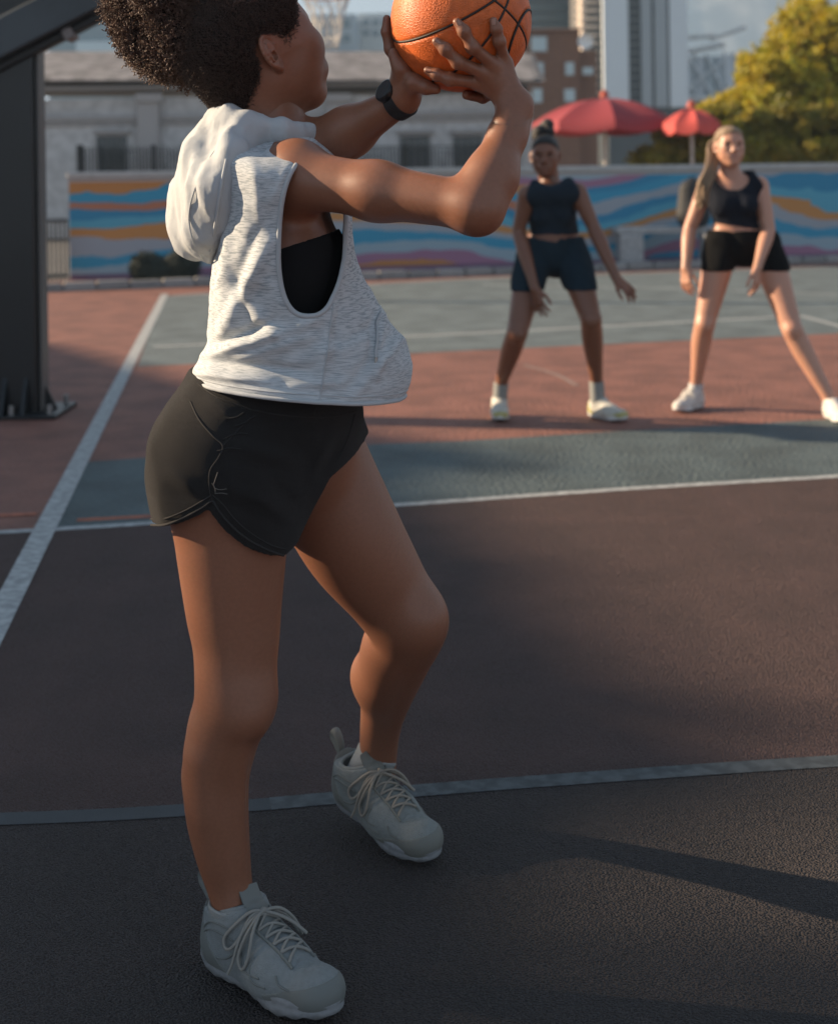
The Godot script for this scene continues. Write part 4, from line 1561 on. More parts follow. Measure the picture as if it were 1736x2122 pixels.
func shooter() -> void:
	var g := G(560, 1960)
	var o := thing("person", Vector3(g.x, 0, -2.5), "woman in the foreground lifting a ball to shoot, in white sleeveless hoodie and black shorts", "person")
	var sk := skin(0.255, 0.110, 0.064)
	o.set_meta("skin_look", sk)
	ball_c = P(955, 45, 2.31)
	var f := Field.new()
	# near leg
	var rl := [[476, 1010, 118, 2.365], [479, 1100, 117, 2.365], [484, 1250, 100, 2.36], [489, 1330, 89, 2.355], [487, 1400, 83, 2.35], [481, 1460, 79, 2.35], [463, 1520, 76, 2.355], [449, 1600, 69, 2.36], [450, 1680, 65, 2.36], [461, 1760, 57, 2.36], [473, 1820, 48.5, 2.36], [483, 1870, 43.5, 2.355], [487, 1925, 41, 2.35]]
	var pts := []
	var rs := []
	for e in rl:
		pts.append(P(e[0], e[1], e[3]))
		rs.append(M(e[2], e[3]))
	f.limb(pts, rs)
	f.ball(P(512, 1455, 2.335), M(46, 2.34), 0.05)
	f.ball(P(423, 1600, 2.38), M(34, 2.36), 0.03)
	f.ball(P(512, 1488, 2.315), M(30, 2.3), 0.03)
	f.cone(P(498, 1545, 2.315), P(496, 1840, 2.345), M(11, 2.3), M(3, 2.3), 0.02)
	f.cone(P(424, 1570, 2.335), P(432, 1680, 2.335), M(26, 2.3), M(16, 2.3), 0.03)
	# far leg
	var ll := [[640, 930, 112, 2.56], [690, 1040, 112, 2.57], [738, 1130, 106, 2.58], [806, 1230, 87, 2.60], [842, 1300, 78, 2.62], [824, 1345, 76, 2.66], [806, 1400, 67, 2.72], [796, 1462, 49, 2.79], [788, 1509, 42, 2.84], [784, 1560, 39, 2.88], [782, 1620, 37, 2.90]]
	pts = []
	rs = []
	for e in ll:
		pts.append(P(e[0], e[1], e[3]))
		rs.append(M(e[2], e[3]))
	f.limb(pts, rs)
	f.ball(P(868, 1285, 2.58), M(52, 2.6), 0.05)
	f.ball(P(775, 1395, 2.75), M(34, 2.72), 0.06)
	f.cone(P(858, 1340, 2.60), P(806, 1520, 2.83), M(12, 2.6), M(5, 2.8), 0.02)
	var legs := f.a.size()
	# pelvis, waist, ribs, chest
	var back := Vector3(0, 0, 1)
	f.cone(P(455, 925, 2.38), P(470, 960, 2.38), M(132, 2.38), M(128, 2.38), 0.06)
	f.cone(P(480, 930, 2.56), P(560, 960, 2.56), M(120, 2.56), M(118, 2.56), 0.06)
	f.cone(P(560, 800, 2.46), P(560, 900, 2.46), M(135, 2.46), M(160, 2.46), 0.05, back, 0.88)
	f.cone(P(590, 620, 2.46), P(570, 800, 2.46), M(128, 2.46), M(128, 2.46), 0.05, back, 0.85)
	f.cone(P(560, 430, 2.47), P(595, 620, 2.46), M(118, 2.47), M(130, 2.46), 0.06, back, 0.78)
	var torso_end := f.a.size()
	f.cone(P(600, 545, 2.38), P(622, 552, 2.40), M(108, 2.38), M(88, 2.38), 0.05)
	f.cone(P(610, 352, 2.34), P(545, 350, 2.62), M(62, 2.4), M(58, 2.6), 0.06)
	f.cone(P(545, 290, 2.46), P(560, 190, 2.455), M(82, 2.46), M(66, 2.455), 0.05)
	var arm0 := f.a.size()
	# near arm
	var sh := P(628, 372, 2.305)
	var el := P(985, 428, 2.17)
	var wr := P(1072, 232, 2.245)
	f.cone(sh, sh.lerp(el, 0.45), M(60, 2.28), M(56, 2.28), 0.05)
	f.cone(sh.lerp(el, 0.45), el, M(56, 2.28), M(47, 2.28), 0.03)
	var fa := el.lerp(wr, 0.3) + Vector3(0.004, 0, 0)
	f.cone(el, fa, M(47, 2.2), M(50, 2.2), 0.03)
	f.cone(fa, el.lerp(wr, 0.75), M(50, 2.2), M(38, 2.22), 0.03)
	f.cone(el.lerp(wr, 0.75), wr, M(38, 2.22), M(34, 2.24), 0.02)
	f.ball(el + Vector3(0.006, -0.008, 0), M(36, 2.28), 0.03)
	# far arm
	var sh2 := P(535, 345, 2.68)
	var el2 := P(678, 300, 2.46)
	var wr2 := P(834, 206, 2.335)
	f.cone(sh2, el2, M(60, 2.66), M(46, 2.55), 0.05)
	f.cone(el2, el2.lerp(wr2, 0.3), M(46, 2.55), M(47, 2.5), 0.03)
	f.cone(el2.lerp(wr2, 0.3), wr2, M(47, 2.5), M(31, 2.335), 0.03)
	f.planes.append(Plane(Vector3(0, -1, 0), -0.09))
	var mb := MB.new()
	f.net(mb, 0.0065)
	# near hand on the ball
	var h := Field.new()
	var bones := func(list: Array, rr: Array, lift: float) -> void:
		var q := []
		for i in list.size():
			q.append(on_ball(list[i][0], list[i][1], rr[i] + lift))
		for i in q.size() - 1:
			h.cone(q[i], q[i + 1], rr[i], rr[i + 1] * 0.97, 0.004)
		for i in [1, 2]:
			h.ball(q[i] + (q[i] - ball_c).normalized() * 0.0004, rr[i] * 1.0, 0.008)
	var wr_h := P(1070, 222, 2.240)
	var kn := {"index": [997, 172], "middle": [1006, 150], "ring": [1025, 134], "pinky": [1046, 130]}
	bones.call([[997, 172], [932, 164], [905, 155], [886, 146]], [0.0104, 0.0098, 0.0088, 0.0072], 0.0)
	bones.call([[1004, 152], [949, 129], [923, 102], [904, 86]], [0.0106, 0.0100, 0.0090, 0.0074], 0.0)
	bones.call([[1024, 135], [979, 98], [961, 65], [947, 46]], [0.0104, 0.0098, 0.0088, 0.0072], 0.0)
	bones.call([[1047, 131], [1034, 86], [1028, 60], [1022, 43]], [0.0095, 0.0088, 0.0079, 0.0065], 0.0)
	for e in [[997, 172, 0.012], [1006, 152, 0.0125], [1025, 137, 0.012], [1046, 133, 0.011]]:
		var q := on_ball(e[0], e[1], 0.010)
		h.cone(wr_h.lerp(q, 0.1), q, 0.017, e[2], 0.012)
		h.ball(q + (q - ball_c).normalized() * 0.002, e[2] * 0.86, 0.006)
	h.cone(on_ball(1030, 160, 0.012), on_ball(1062, 190, 0.016), 0.017, 0.021, 0.02)
	h.cone(wr_h.lerp(el, 0.22), wr_h, M(38.5, 2.22), M(33, 2.24), 0.02)
	# its thumb under the ball
	h.cone(wr_h.lerp(on_ball(1040, 205, 0.012), 0.3), on_ball(1030, 205, 0.010), 0.017, 0.0125, 0.012)
	var th1 := on_ball(1030, 205, 0.010)
	var th2 := on_ball(1002, 202, 0.012) + Vector3(0, -0.001, -0.02)
	h.cone(th1, th2, 0.0125, 0.0098, 0.006)
	h.cone(th2, ball_c + (Vector3(0.05, -0.98, 0.16)).normalized() * (BALL_R + 0.008), 0.0098, 0.0074, 0.004)
	h.net(mb, 0.0025)
	# far hand under and behind the ball
	var k := Field.new()
	var sp := func(x: float, y: float, z: float, lift: float) -> Vector3: return ball_c + Vector3(x, y, z).normalized() * (BALL_R + lift)
	var fingers := [[Vector3(-0.78, -0.62, 0.10), Vector3(-0.96, -0.42, 0.10)], [Vector3(-0.74, -0.66, -0.12), Vector3(-0.99, 0.06, -0.05)], [Vector3(-0.62, -0.70, -0.34), Vector3(-0.86, 0.05, -0.55)], [Vector3(-0.50, -0.72, -0.50), Vector3(-0.62, -0.25, -0.76)]]
	for n in 4:
		var q := []
		var rr := [0.0105, 0.0095, 0.0085, 0.0066]
		for j in 4:
			var dv: Vector3 = fingers[n][0].normalized().slerp(fingers[n][1].normalized(), [0.0, 0.48, 0.78, 1.0][j])
			q.append(ball_c + dv * (BALL_R + rr[j]))
		k.chain(q, rr, 0.005)
		k.cone(wr2.lerp(q[0], 0.08), q[0], 0.017, 0.0125, 0.014)
	k.cone(wr2.lerp(sp.call(-0.72, -0.68, -0.1, 0.014), 0.4), sp.call(-0.72, -0.68, -0.1, 0.014), 0.022, 0.020, 0.02)
	k.cone(wr2, sp.call(-0.60, -0.78, 0.16, 0.013), 0.018, 0.015, 0.012)
	k.cone(sp.call(-0.60, -0.78, 0.16, 0.013), sp.call(-0.47, -0.87, 0.22, 0.011), 0.0150, 0.0118, 0.006)
	k.cone(sp.call(-0.47, -0.87, 0.22, 0.011), sp.call(-0.35, -0.93, 0.26, 0.009), 0.0118, 0.0078, 0.005)
	k.cone(wr2.lerp(el2, 0.3), wr2, M(35, 2.36), M(30, 2.335), 0.02)
	k.net(mb, 0.003)
	# head
	var hd := Head.new()
	hd.s = 1.02
	hd.pout = 0.009
	var yaw := deg_to_rad(28.0)
	var pit := deg_to_rad(20.0)
	var fw := Vector3(cos(yaw) * cos(pit), sin(pit), -sin(yaw) * cos(pit))
	var lf := Vector3.UP.cross(fw).normalized()
	hd.b = Basis(lf, fw.cross(lf), fw)
	hd.o = P(560, 108, 2.375) - hd.b * (Vector3(-0.078, -0.006, -0.008) * hd.s)
	var hf := head_shape(hd, P(550, 265, 2.458), M(72, 2.455), 1.12)
	ear_shape(hd, -1.0, hf)
	ear_shape(hd, 1.0, hf)
	hf.net(mb, 0.0026)
	put("body", mb.mesh(), sk, o)
	face_parts(hd, o, Color(0.02, 0.01, 0.006), Color(0.012, 0.008, 0.006), Color(0.20, 0.055, 0.045), Vector3.ZERO)
	shooter_hair(o, hd)
	# finger nails of the near hand
	for e in [[888, 147, -0.64, 0.1], [906, 88, -0.6, 0.4], [949, 48, -0.4, 0.7], [1022, 45, -0.1, 0.9]]:
		mb = MB.new()
		var c := on_ball(e[0], e[1], 0.0138)
		var n := (c - ball_c).normalized()
		var tdir := (on_ball(e[0] + e[2] * 10.0, e[1] - e[3] * 10.0, 0.0138) - c).normalized()
		mb.tube([c - tdir * 0.005, c, c + tdir * 0.005], [0.0036, 0.0044, 0.0038], 10, n, 0.3)
		put("fingernail", mb.mesh(), mat(0.36, 0.19, 0.14, 0.3), o)
	shooter_clothes(o, f, torso_end, legs)
	# watch on the far wrist
	var wc := P(829, 209, 2.339)
	var ax := (wr2 - el2).normalized()
	var wn := (Vector3(-0.55, 0.55, 0.62) - ax * Vector3(-0.55, 0.55, 0.62).dot(ax)).normalized()
	mb = MB.new()
	var ring := []
	for i in 41:
		var a := TAU * i / 40.0
		ring.append(wc + (wn * cos(a) + ax.cross(wn) * sin(a)) * M(36, 2.335))
	mb.tube(ring, [0.0105], 10, wn, 1.0)
	mb = MB.new()
	var rows := []
	for e in [[-0.011, -0.001], [-0.0115, 0.0022], [-0.0105, 0.0032], [0.0105, 0.0032], [0.0115, 0.0022], [0.011, -0.001]]:
		var row := []
		for i in 40:
			var a := TAU * i / 40.0
			row.append(wc + ax * e[0] + (wn * cos(a) + ax.cross(wn) * sin(a)) * (M(35.5, 2.335) + e[1]))
		rows.append(row)
	mb.grid(rows, true)
	var strap := put("watch_strap", mb.mesh(), mat(0.013, 0.013, 0.015, 0.6), o)
	rows = []
	var fc := wc + wn * (M(35, 2.335) + 0.002)
	var wu := wn.cross(ax)
	for e in [[0.0185, -0.004], [0.0205, 0.0], [0.0205, 0.006], [0.019, 0.0085], [0.0175, 0.0090]]:
		var row := []
		for i in 36:
			var a := TAU * i / 36.0
			row.append(fc + (ax * cos(a) + wu * sin(a)) * e[0] + wn * e[1])
		rows.append(row)
	mb = MB.new()
	mb.grid(rows, true)
	put("watch_case", mb.mesh(), mat(0.02, 0.022, 0.025, 0.3, 0.4), strap)
	mb = MB.new()
	var disc := []
	for i in 36:
		var a := TAU * i / 36.0
		disc.append(fc + (ax * cos(a) + wu * sin(a)) * 0.0178 + wn * 0.0088)
	mb.face(disc, wn)
	put("watch_glass", mb.mesh(), mat(0.03, 0.045, 0.05, 0.12), strap)
	# shoes and socks
	var up := mat(0.215, 0.235, 0.238, 0.75)
	bumpy(up, noise("knit", 512, 0.12, FastNoiseLite.TYPE_CELLULAR, 1, 6.0), 8.0, 0.7)
	up.albedo_texture = noise("scuff", 512, 0.02, FastNoiseLite.TYPE_SIMPLEX_SMOOTH, 5, 0.0, grad(0.93, 1.0))
	var ov := mat(0.15, 0.16, 0.152, 0.65)
	var sole := worn(mat(0.23, 0.24, 0.25, 0.7), "sole_scuff", 512, 0.02, 0.88, 8.0)
	var lace := mat(0.24, 0.235, 0.215, 0.85)
	var hp := G(446, 1990)
	var tp := G(668, 2112)
	var xd := (tp - hp).normalized()
	var t := Transform3D(Basis(xd, Vector3.UP, xd.cross(Vector3.UP)).scaled(Vector3.ONE * 1.09), Vector3.ZERO)
	t.origin = hp + xd * 0.080 * 1.09
	shoe(o, t, 0.0032, up, ov, sole, lace)
	sock(o, P(484, 1862, 2.355), t * Vector3(-0.024, 0.06, 0), 0.0405)
	var h2 := P(716, 1652, 2.93)
	var t2p := G(886, 1786)
	xd = (t2p - h2).normalized()
	var yd := (Vector3(-0.12, 1, 0.1) - xd * xd.dot(Vector3(-0.12, 1, 0.1))).normalized()
	t = Transform3D(Basis(xd, yd, xd.cross(yd)).scaled(Vector3.ONE * 1.07), Vector3.ZERO)
	t.origin = h2 + xd * 0.083
	var up2 := mat(0.215, 0.23, 0.22, 0.75)
	bumpy(up2, noise("knit", 512, 0.12, FastNoiseLite.TYPE_CELLULAR, 1, 6.0), 8.0, 0.7)
	up2.albedo_texture = noise("scuff", 512, 0.02, FastNoiseLite.TYPE_SIMPLEX_SMOOTH, 5, 0.0, grad(0.93, 1.0))
	shoe(o, t, 0.0032, up2, mat(0.16, 0.163, 0.145, 0.65), sole, mat(0.26, 0.23, 0.19, 0.85))
	sock(o, P(783, 1560, 2.88), t * Vector3(-0.024, 0.06, 0), 0.0405)
	# the ball
	basketball()

func sock(o: Node3D, a: Vector3, b: Vector3, r: float) -> void:
	var mb := MB.new()
	var ax := (b - a).normalized()
	var u := ax.cross(Vector3(0, 0, 1)).normalized()
	var v := ax.cross(u)
	var rows := []
	for e in [[0.004, -0.004], [0.0, -0.002], [-0.001, 0.0012], [0.003, 0.0028], [0.010, 0.0022], [0.016, 0.0012], [0.03, 0.0012], [0.05, 0.001], [0.075, -0.001]]:
		var row := []
		for i in 32:
			var an := TAU * i / 32.0
			row.append(a + ax * (e[0] + 0.002 * sin(an * 3.0)) + (u * cos(an) + v * sin(an)) * (r + e[1]))
		rows.append(row)
	mb.grid(rows, true)
	put("sock", mb.mesh(), cloth(0.30, 0.31, 0.305), o)

func shooter_hair(o: Node3D, hd: Head) -> void:
	var s := hd.s
	var f := Field.new()
	# close hair over the skull, swept back into a puff
	f.cone(hd.w(0, 0.038, -0.035), hd.w(0, 0.034, 0.022), 0.092 * s, 0.085 * s, 0.03, hd.b.x, 1.10)
	f.cone(hd.w(0, 0.0, -0.045), hd.w(0, -0.085, -0.055), 0.075 * s, 0.047 * s, 0.05, hd.b.x, 1.05)
	f.ball(hd.w(0, -0.085, 0.062), 0.098 * s, 0.012, Vector3.ZERO, 1.0, 1)
	f.ball(hd.w(0, -0.015, 0.125), 0.098 * s, 0.012, Vector3.ZERO, 1.0, 1)
	for e in [-1.0, 1.0]:
		f.cone(hd.w(0.09 * e, -0.006, -0.006), hd.w(0.085 * e, -0.03, -0.002), 0.034 * s, 0.026 * s, 0.012, Vector3.ZERO, 1.0, 1)
		f.cone(hd.w(0.085 * e, -0.04, 0.0), hd.w(0.06 * e, -0.12, -0.02), 0.036 * s, 0.034 * s, 0.012, Vector3.ZERO, 1.0, 1)
	var mb := MB.new()
	f.net(mb, 0.0045)
	var hm := mat(0.020, 0.0135, 0.011, 0.75)
	hm.metallic_specular = 0.35
	bumpy(hm, noise("hair", 512, 0.12, FastNoiseLite.TYPE_SIMPLEX, 4, 12.0), 9.0, 1.0)
	var cap := put("hair", mb.mesh(), hm, o)
	# coils
	var rg := RandomNumberGenerator.new()
	rg.seed = 99
	var coil := MB.new()
	var pts := []
	for i in 13:
		var a := i * 1.15
		pts.append(Vector3(cos(a) * 0.35, i / 12.0 - 0.5, sin(a) * 0.35) + Vector3(0.12 * sin(i * 0.5), 0, 0.1 * cos(i * 0.7)))
	coil.tube(pts, [0.075], 3)
	var cm := coil.mesh()
	var lobes := [[P(330, 30, 2.46), 0.078], [P(300, 55, 2.44), 0.050], [P(350, 95, 2.44), 0.054], [P(395, 40, 2.44), 0.072], [P(320, -50, 2.46), 0.080], [P(420, -60, 2.45), 0.085], [P(278, -10, 2.46), 0.052], [P(375, 60, 2.40), 0.055], [P(350, 20, 2.52), 0.07], [P(440, 20, 2.44), 0.07], [P(300, 90, 2.47), 0.038], [P(345, 125, 2.46), 0.034], [P(268, 20, 2.44), 0.034], [P(340, -20, 2.38), 0.05], [P(385, 100, 2.41), 0.04], [P(462, -30, 2.44), 0.075], [P(440, 75, 2.42), 0.048], [P(420, 118, 2.44), 0.042], [P(475, 30, 2.40), 0.050], [P(400, 140, 2.455), 0.030]]
	var core := Field.new()
	for l in lobes:
		core.ball(l[0], l[1] * 0.90, 0.02)
	var kmb := MB.new()
	core.net(kmb, 0.006)
	var km := mat(0.014, 0.0095, 0.008, 0.9)
	bumpy(km, noise("hair", 512, 0.12, FastNoiseLite.TYPE_SIMPLEX, 4, 12.0), 9.0, 1.0)
	put("hair_puff", kmb.mesh(), km, o)
	var ts := []
	var cs := []
	for n in 30000:
		var i: int = rg.randi() % kmb.vs.size()
		var p := kmb.vs[i] + kmb.nr[i] * (absf(rg.randfn()) * 0.0055 + 0.0005) + Vector3(rg.randfn(), rg.randfn(), rg.randfn()) * 0.0025
		var up := (kmb.nr[i] + Vector3(rg.randfn(), rg.randfn(), rg.randfn()) * 0.55).normalized()
		var sd := up.cross(Vector3(rg.randfn(), rg.randfn(), rg.randfn())).normalized()
		var sc := rg.randf_range(0.006, 0.012)
		ts.append(Transform3D(Basis(sd * sc * 0.45, up * sc, sd.cross(up) * sc * 0.45), p))
		var c := rg.randf_range(0.6, 1.5)
		cs.append(Color(0.115 * c, 0.068 * c, 0.050 * c))
	# short strands on the close hair and fuzz at the nape
	for n in 26000:
		var i: int = rg.randi() % mb.vs.size()
		var nr := mb.nr[i]
		var flow := (P(400, 20, 2.45) - mb.vs[i]).normalized()
		var up := (flow - nr * flow.dot(nr) + nr * 0.42 + Vector3(rg.randfn(), rg.randfn(), rg.randfn()) * 0.36).normalized()
		var sd := up.cross(nr + Vector3(0.01, 0, 0)).normalized()
		var sc := rg.randf_range(0.007, 0.014)
		ts.append(Transform3D(Basis(sd * sc * 0.26, up * sc, sd.cross(up) * sc * 0.22), mb.vs[i] + nr * 0.0012))
		var c := rg.randf_range(0.6, 1.4)
		cs.append(Color(0.062 * c, 0.038 * c, 0.029 * c))
	# flyaway hairs round the puff
	for n in 1600:
		var i: int = rg.randi() % kmb.vs.size()
		var up := (kmb.nr[i] + Vector3(rg.randfn(), rg.randfn(), rg.randfn()) * 0.6).normalized()
		var sd := up.cross(Vector3(rg.randfn(), rg.randfn(), rg.randfn())).normalized()
		var sc := rg.randf_range(0.010, 0.022)
		ts.append(Transform3D(Basis(sd * sc * 0.3, up * sc, sd.cross(up) * sc * 0.3), kmb.vs[i] + kmb.nr[i] * rg.randf_range(0.006, 0.018)))
		cs.append(Color(0.11, 0.066, 0.048))
	var sm := mat(1, 1, 1, 0.55)
	sm.vertex_color_use_as_albedo = true
	copies("hair_curls", cm, sm, ts, cs, o)

func basketball() -> void:
	var o := thing("basketball", ball_c, "orange rubber basketball with black seams held up in both hands", "ball")
	var seams := [[[812, 83], [940, 50], [1026, 0]], [[1022, -2], [1075, 50], [1100, 108]], [[1054, 0], [985, 112], [905, 168]], [[1096, 18], [1074, 48], [1052, 112]], [[868, 171], [895, 176], [925, 173]]]
	var discs := []
	for e in seams:
		var a := on_ball(e[0][0], e[0][1], 0)
		var b := on_ball(e[1][0], e[1][1], 0)
		var c := on_ball(e[2][0], e[2][1], 0)
		var n := (b - a).cross(c - a).normalized()
		discs.append([n, n.dot(a - ball_c)])
	discs.pop_back()
	var mb := MB.new()
	var rows := []
	for j in 181:
		var row := []
		for i in 360:
			var t := PI * j / 180.0
			var a := TAU * i / 360.0
			var d := Vector3(cos(a) * sin(t), cos(t), sin(a) * sin(t))
			var dep := 0.0
			for e in discs:
				var q: float = (d.dot(e[0]) * BALL_R - e[1]) / sqrt(maxf(1e-6, 1.0 - pow(e[1] / BALL_R, 2.0)))
				dep = maxf(dep, exp(-q * q / 0.00000900))
			row.append(ball_c + d * (BALL_R - 0.0024 * dep))
		rows.append(row)
	mb.grid(rows, true)
	var m := mat(0.74, 0.155, 0.030, 0.48)
	m.metallic_specular = 0.45
	bumpy(m, noise("pebble", 1024, 0.10, FastNoiseLite.TYPE_CELLULAR, 1, 5.0), 4.0, 0.9)
	m.albedo_texture = noise("ball_wear", 512, 0.02, FastNoiseLite.TYPE_SIMPLEX_SMOOTH, 5, 0.0, grad(0.86, 1.0))
	put("cover", mb.mesh(), m, o)
	for e in discs:
		var n: Vector3 = e[0]
		var r := sqrt(BALL_R * BALL_R - e[1] * e[1])
		var u := n.cross(Vector3(0.2, 0.9, 0.3)).normalized()
		var ring := []
		for i in 97:
			var a := TAU * i / 96.0
			ring.append(ball_c + n * e[1] + (u * cos(a) + n.cross(u) * sin(a)) * (r - 0.0019))
		mb = MB.new()
		mb.tube(ring, [0.0021], 8)
		put("seam", mb.mesh(), mat(0.015, 0.013, 0.012, 0.6), o)

# ---------- the shooter's clothes ----------
var shirt_rows := [[250, 482, 606, 0.070], [268, 466, 626, 0.100], [292, 452, 662, 0.155], [330, 446, 700, 0.200], [390, 450, 716, 0.205], [455, 456, 722, 0.195], [545, 446, 742, 0.185], [610, 442, 772, 0.180], [665, 436, 804, 0.178], [705, 434, 832, 0.180], [740, 424, 850, 0.182], [775, 408, 852, 0.186], [803, 406, 838, 0.194]]
func shirt_ring(v: float) -> Array:  # centre, half width, half depth at v from the collar (0) to the hem (1)
	var n := shirt_rows.size() - 1
	var x := clampf(v, 0.0, 1.0) * n
	var i := mini(int(x), n - 1)
	var t := x - i
	var q := []
	for k in 4:
		var a: float = shirt_rows[maxi(i - 1, 0)][k]
		var b: float = shirt_rows[i][k]
		var c: float = shirt_rows[i + 1][k]
		var d: float = shirt_rows[mini(i + 2, n)][k]
		q.append(0.5 * (2.0 * b + (c - a) * t + (2.0 * a - 5.0 * b + 4.0 * c - d) * t * t + (3.0 * b - a - 3.0 * c + d) * t * t * t))
	var tilt := 26.0 * smoothstep(0.75, 1.0, v)
	var l := P(q[1], q[0] - tilt, 2.45)
	var r := P(q[2], q[0] + tilt * 0.35, 2.45)
	return [(l + r) * 0.5, (r - l) * 0.5, q[3]]
func shirt_base(u: float, v: float) -> Vector3:
	var q := shirt_ring(v)
	var cu := cos(u)
	var su := sin(u)
	var e := lerpf(1.0, 0.86, smoothstep(0.2, 0.5, v))
	return Vector3(0, -0.032 * absf(su * su * su) * (1.0 - smoothstep(0.08, 0.42, v)), 0) + q[0] + q[1] * (signf(cu) * pow(absf(cu), e)) + Vector3(0.06, 0, 1).normalized() * q[2] * (signf(su) * pow(absf(su), e))
const FOLDS := [[560, 500, 462, 690, 0.012, 17], [536, 470, 486, 590, -0.006, 12], [428, 738, 585, 690, 0.013, 13], [450, 712, 560, 668, -0.011, 10], [414, 772, 560, 792, 0.010, 11], [450, 752, 640, 770, -0.009, 11], [500, 742, 640, 700, 0.007, 12],
	[520, 640, 592, 712, 0.006, 12], [600, 690, 690, 640, 0.006, 13], [690, 640, 655, 830, 0.004, 9], [700, 640, 690, 830, -0.004, 8], [793, 640, 782, 782, 0.006, 8], [778, 650, 766, 790, -0.006, 9], [845, 680, 730, 822, 0.006, 12], [812, 700, 720, 800, -0.005, 12],
	[470, 480, 450, 640, 0.008, 13], [600, 800, 720, 790, 0.004, 10], [640, 740, 760, 700, 0.005, 14], [480, 560, 520, 700, -0.007, 12], [700, 720, 800, 660, -0.004, 12], [620, 300, 560, 420, 0.004, 10], [520, 310, 540, 460, 0.005, 12], [720, 420, 700, 600, 0.007, 13], [470, 800, 620, 822, 0.004, 9]]
var fold_noise: FastNoiseLite
func shirt_at(u: float, v: float) -> Vector3:
	var p := shirt_base(u, v)
	var q := shirt_ring(v)
	var out: Vector3 = (p - q[0]).normalized()
	var s := proj(p)
	var d := 0.0
	for e in FOLDS:
		var a := Vector2(e[0], e[1])
		var b := Vector2(e[2], e[3])
		var t := clampf((s - a).dot(b - a) / (b - a).length_squared(), 0.0, 1.0)
		var far := s.distance_to(a.lerp(b, t))
		if far < e[5] * 3.0:
			d += e[4] * exp(-far * far / (e[5] * e[5])) * sqrt(maxf(0.0, sin(PI * clampf(t * 0.84 + 0.08, 0.0, 1.0))))
	if sin(u) < -0.1:
		d *= 0.7
	var low := smoothstep(0.3, 0.7, v)
	d += fold_noise.get_noise_3d(p.x * 60.0 + p.y * 50.0, p.y * 28.0 - p.x * 14.0, p.z * 60.0) * 0.008 * (0.35 + 0.65 * low)
	d += fold_noise.get_noise_3d(p.x * 150.0, p.y * 260.0 + p.x * 60.0, p.z * 150.0 + 9.0) * 0.0022
	return p + out * d
func hole(u: float, v: float) -> float:  # below zero within the armhole
	var p := proj(shirt_base(atan2(absf(sin(u)), cos(u)), v))
	var x: float = (p.x - 645.0) / 67.0
	var y: float = (p.y - 490.0) / 165.0
	x += 0.10 * y
	return pow(pow(absf(x), 2.5) + pow(absf(y), 2.5), 0.4) - 1.0
func shirt_find(x: float, y: float, side: float) -> Vector2:
	var u := PI * 0.5
	var v := 0.5
	for r in 5:
		var lo := 0.0
		var hi := 1.0
		for i in 14:
			v = (lo + hi) * 0.5
			if proj(shirt_base(u, v)).y < y:
				lo = v
			else:
				hi = v
		lo = 0.0
		hi = PI
		for i in 14:
			u = (lo + hi) * 0.5
			if proj(shirt_base(u, v)).x > x:
				lo = u
			else:
				hi = u
	return Vector2(u * side, v)

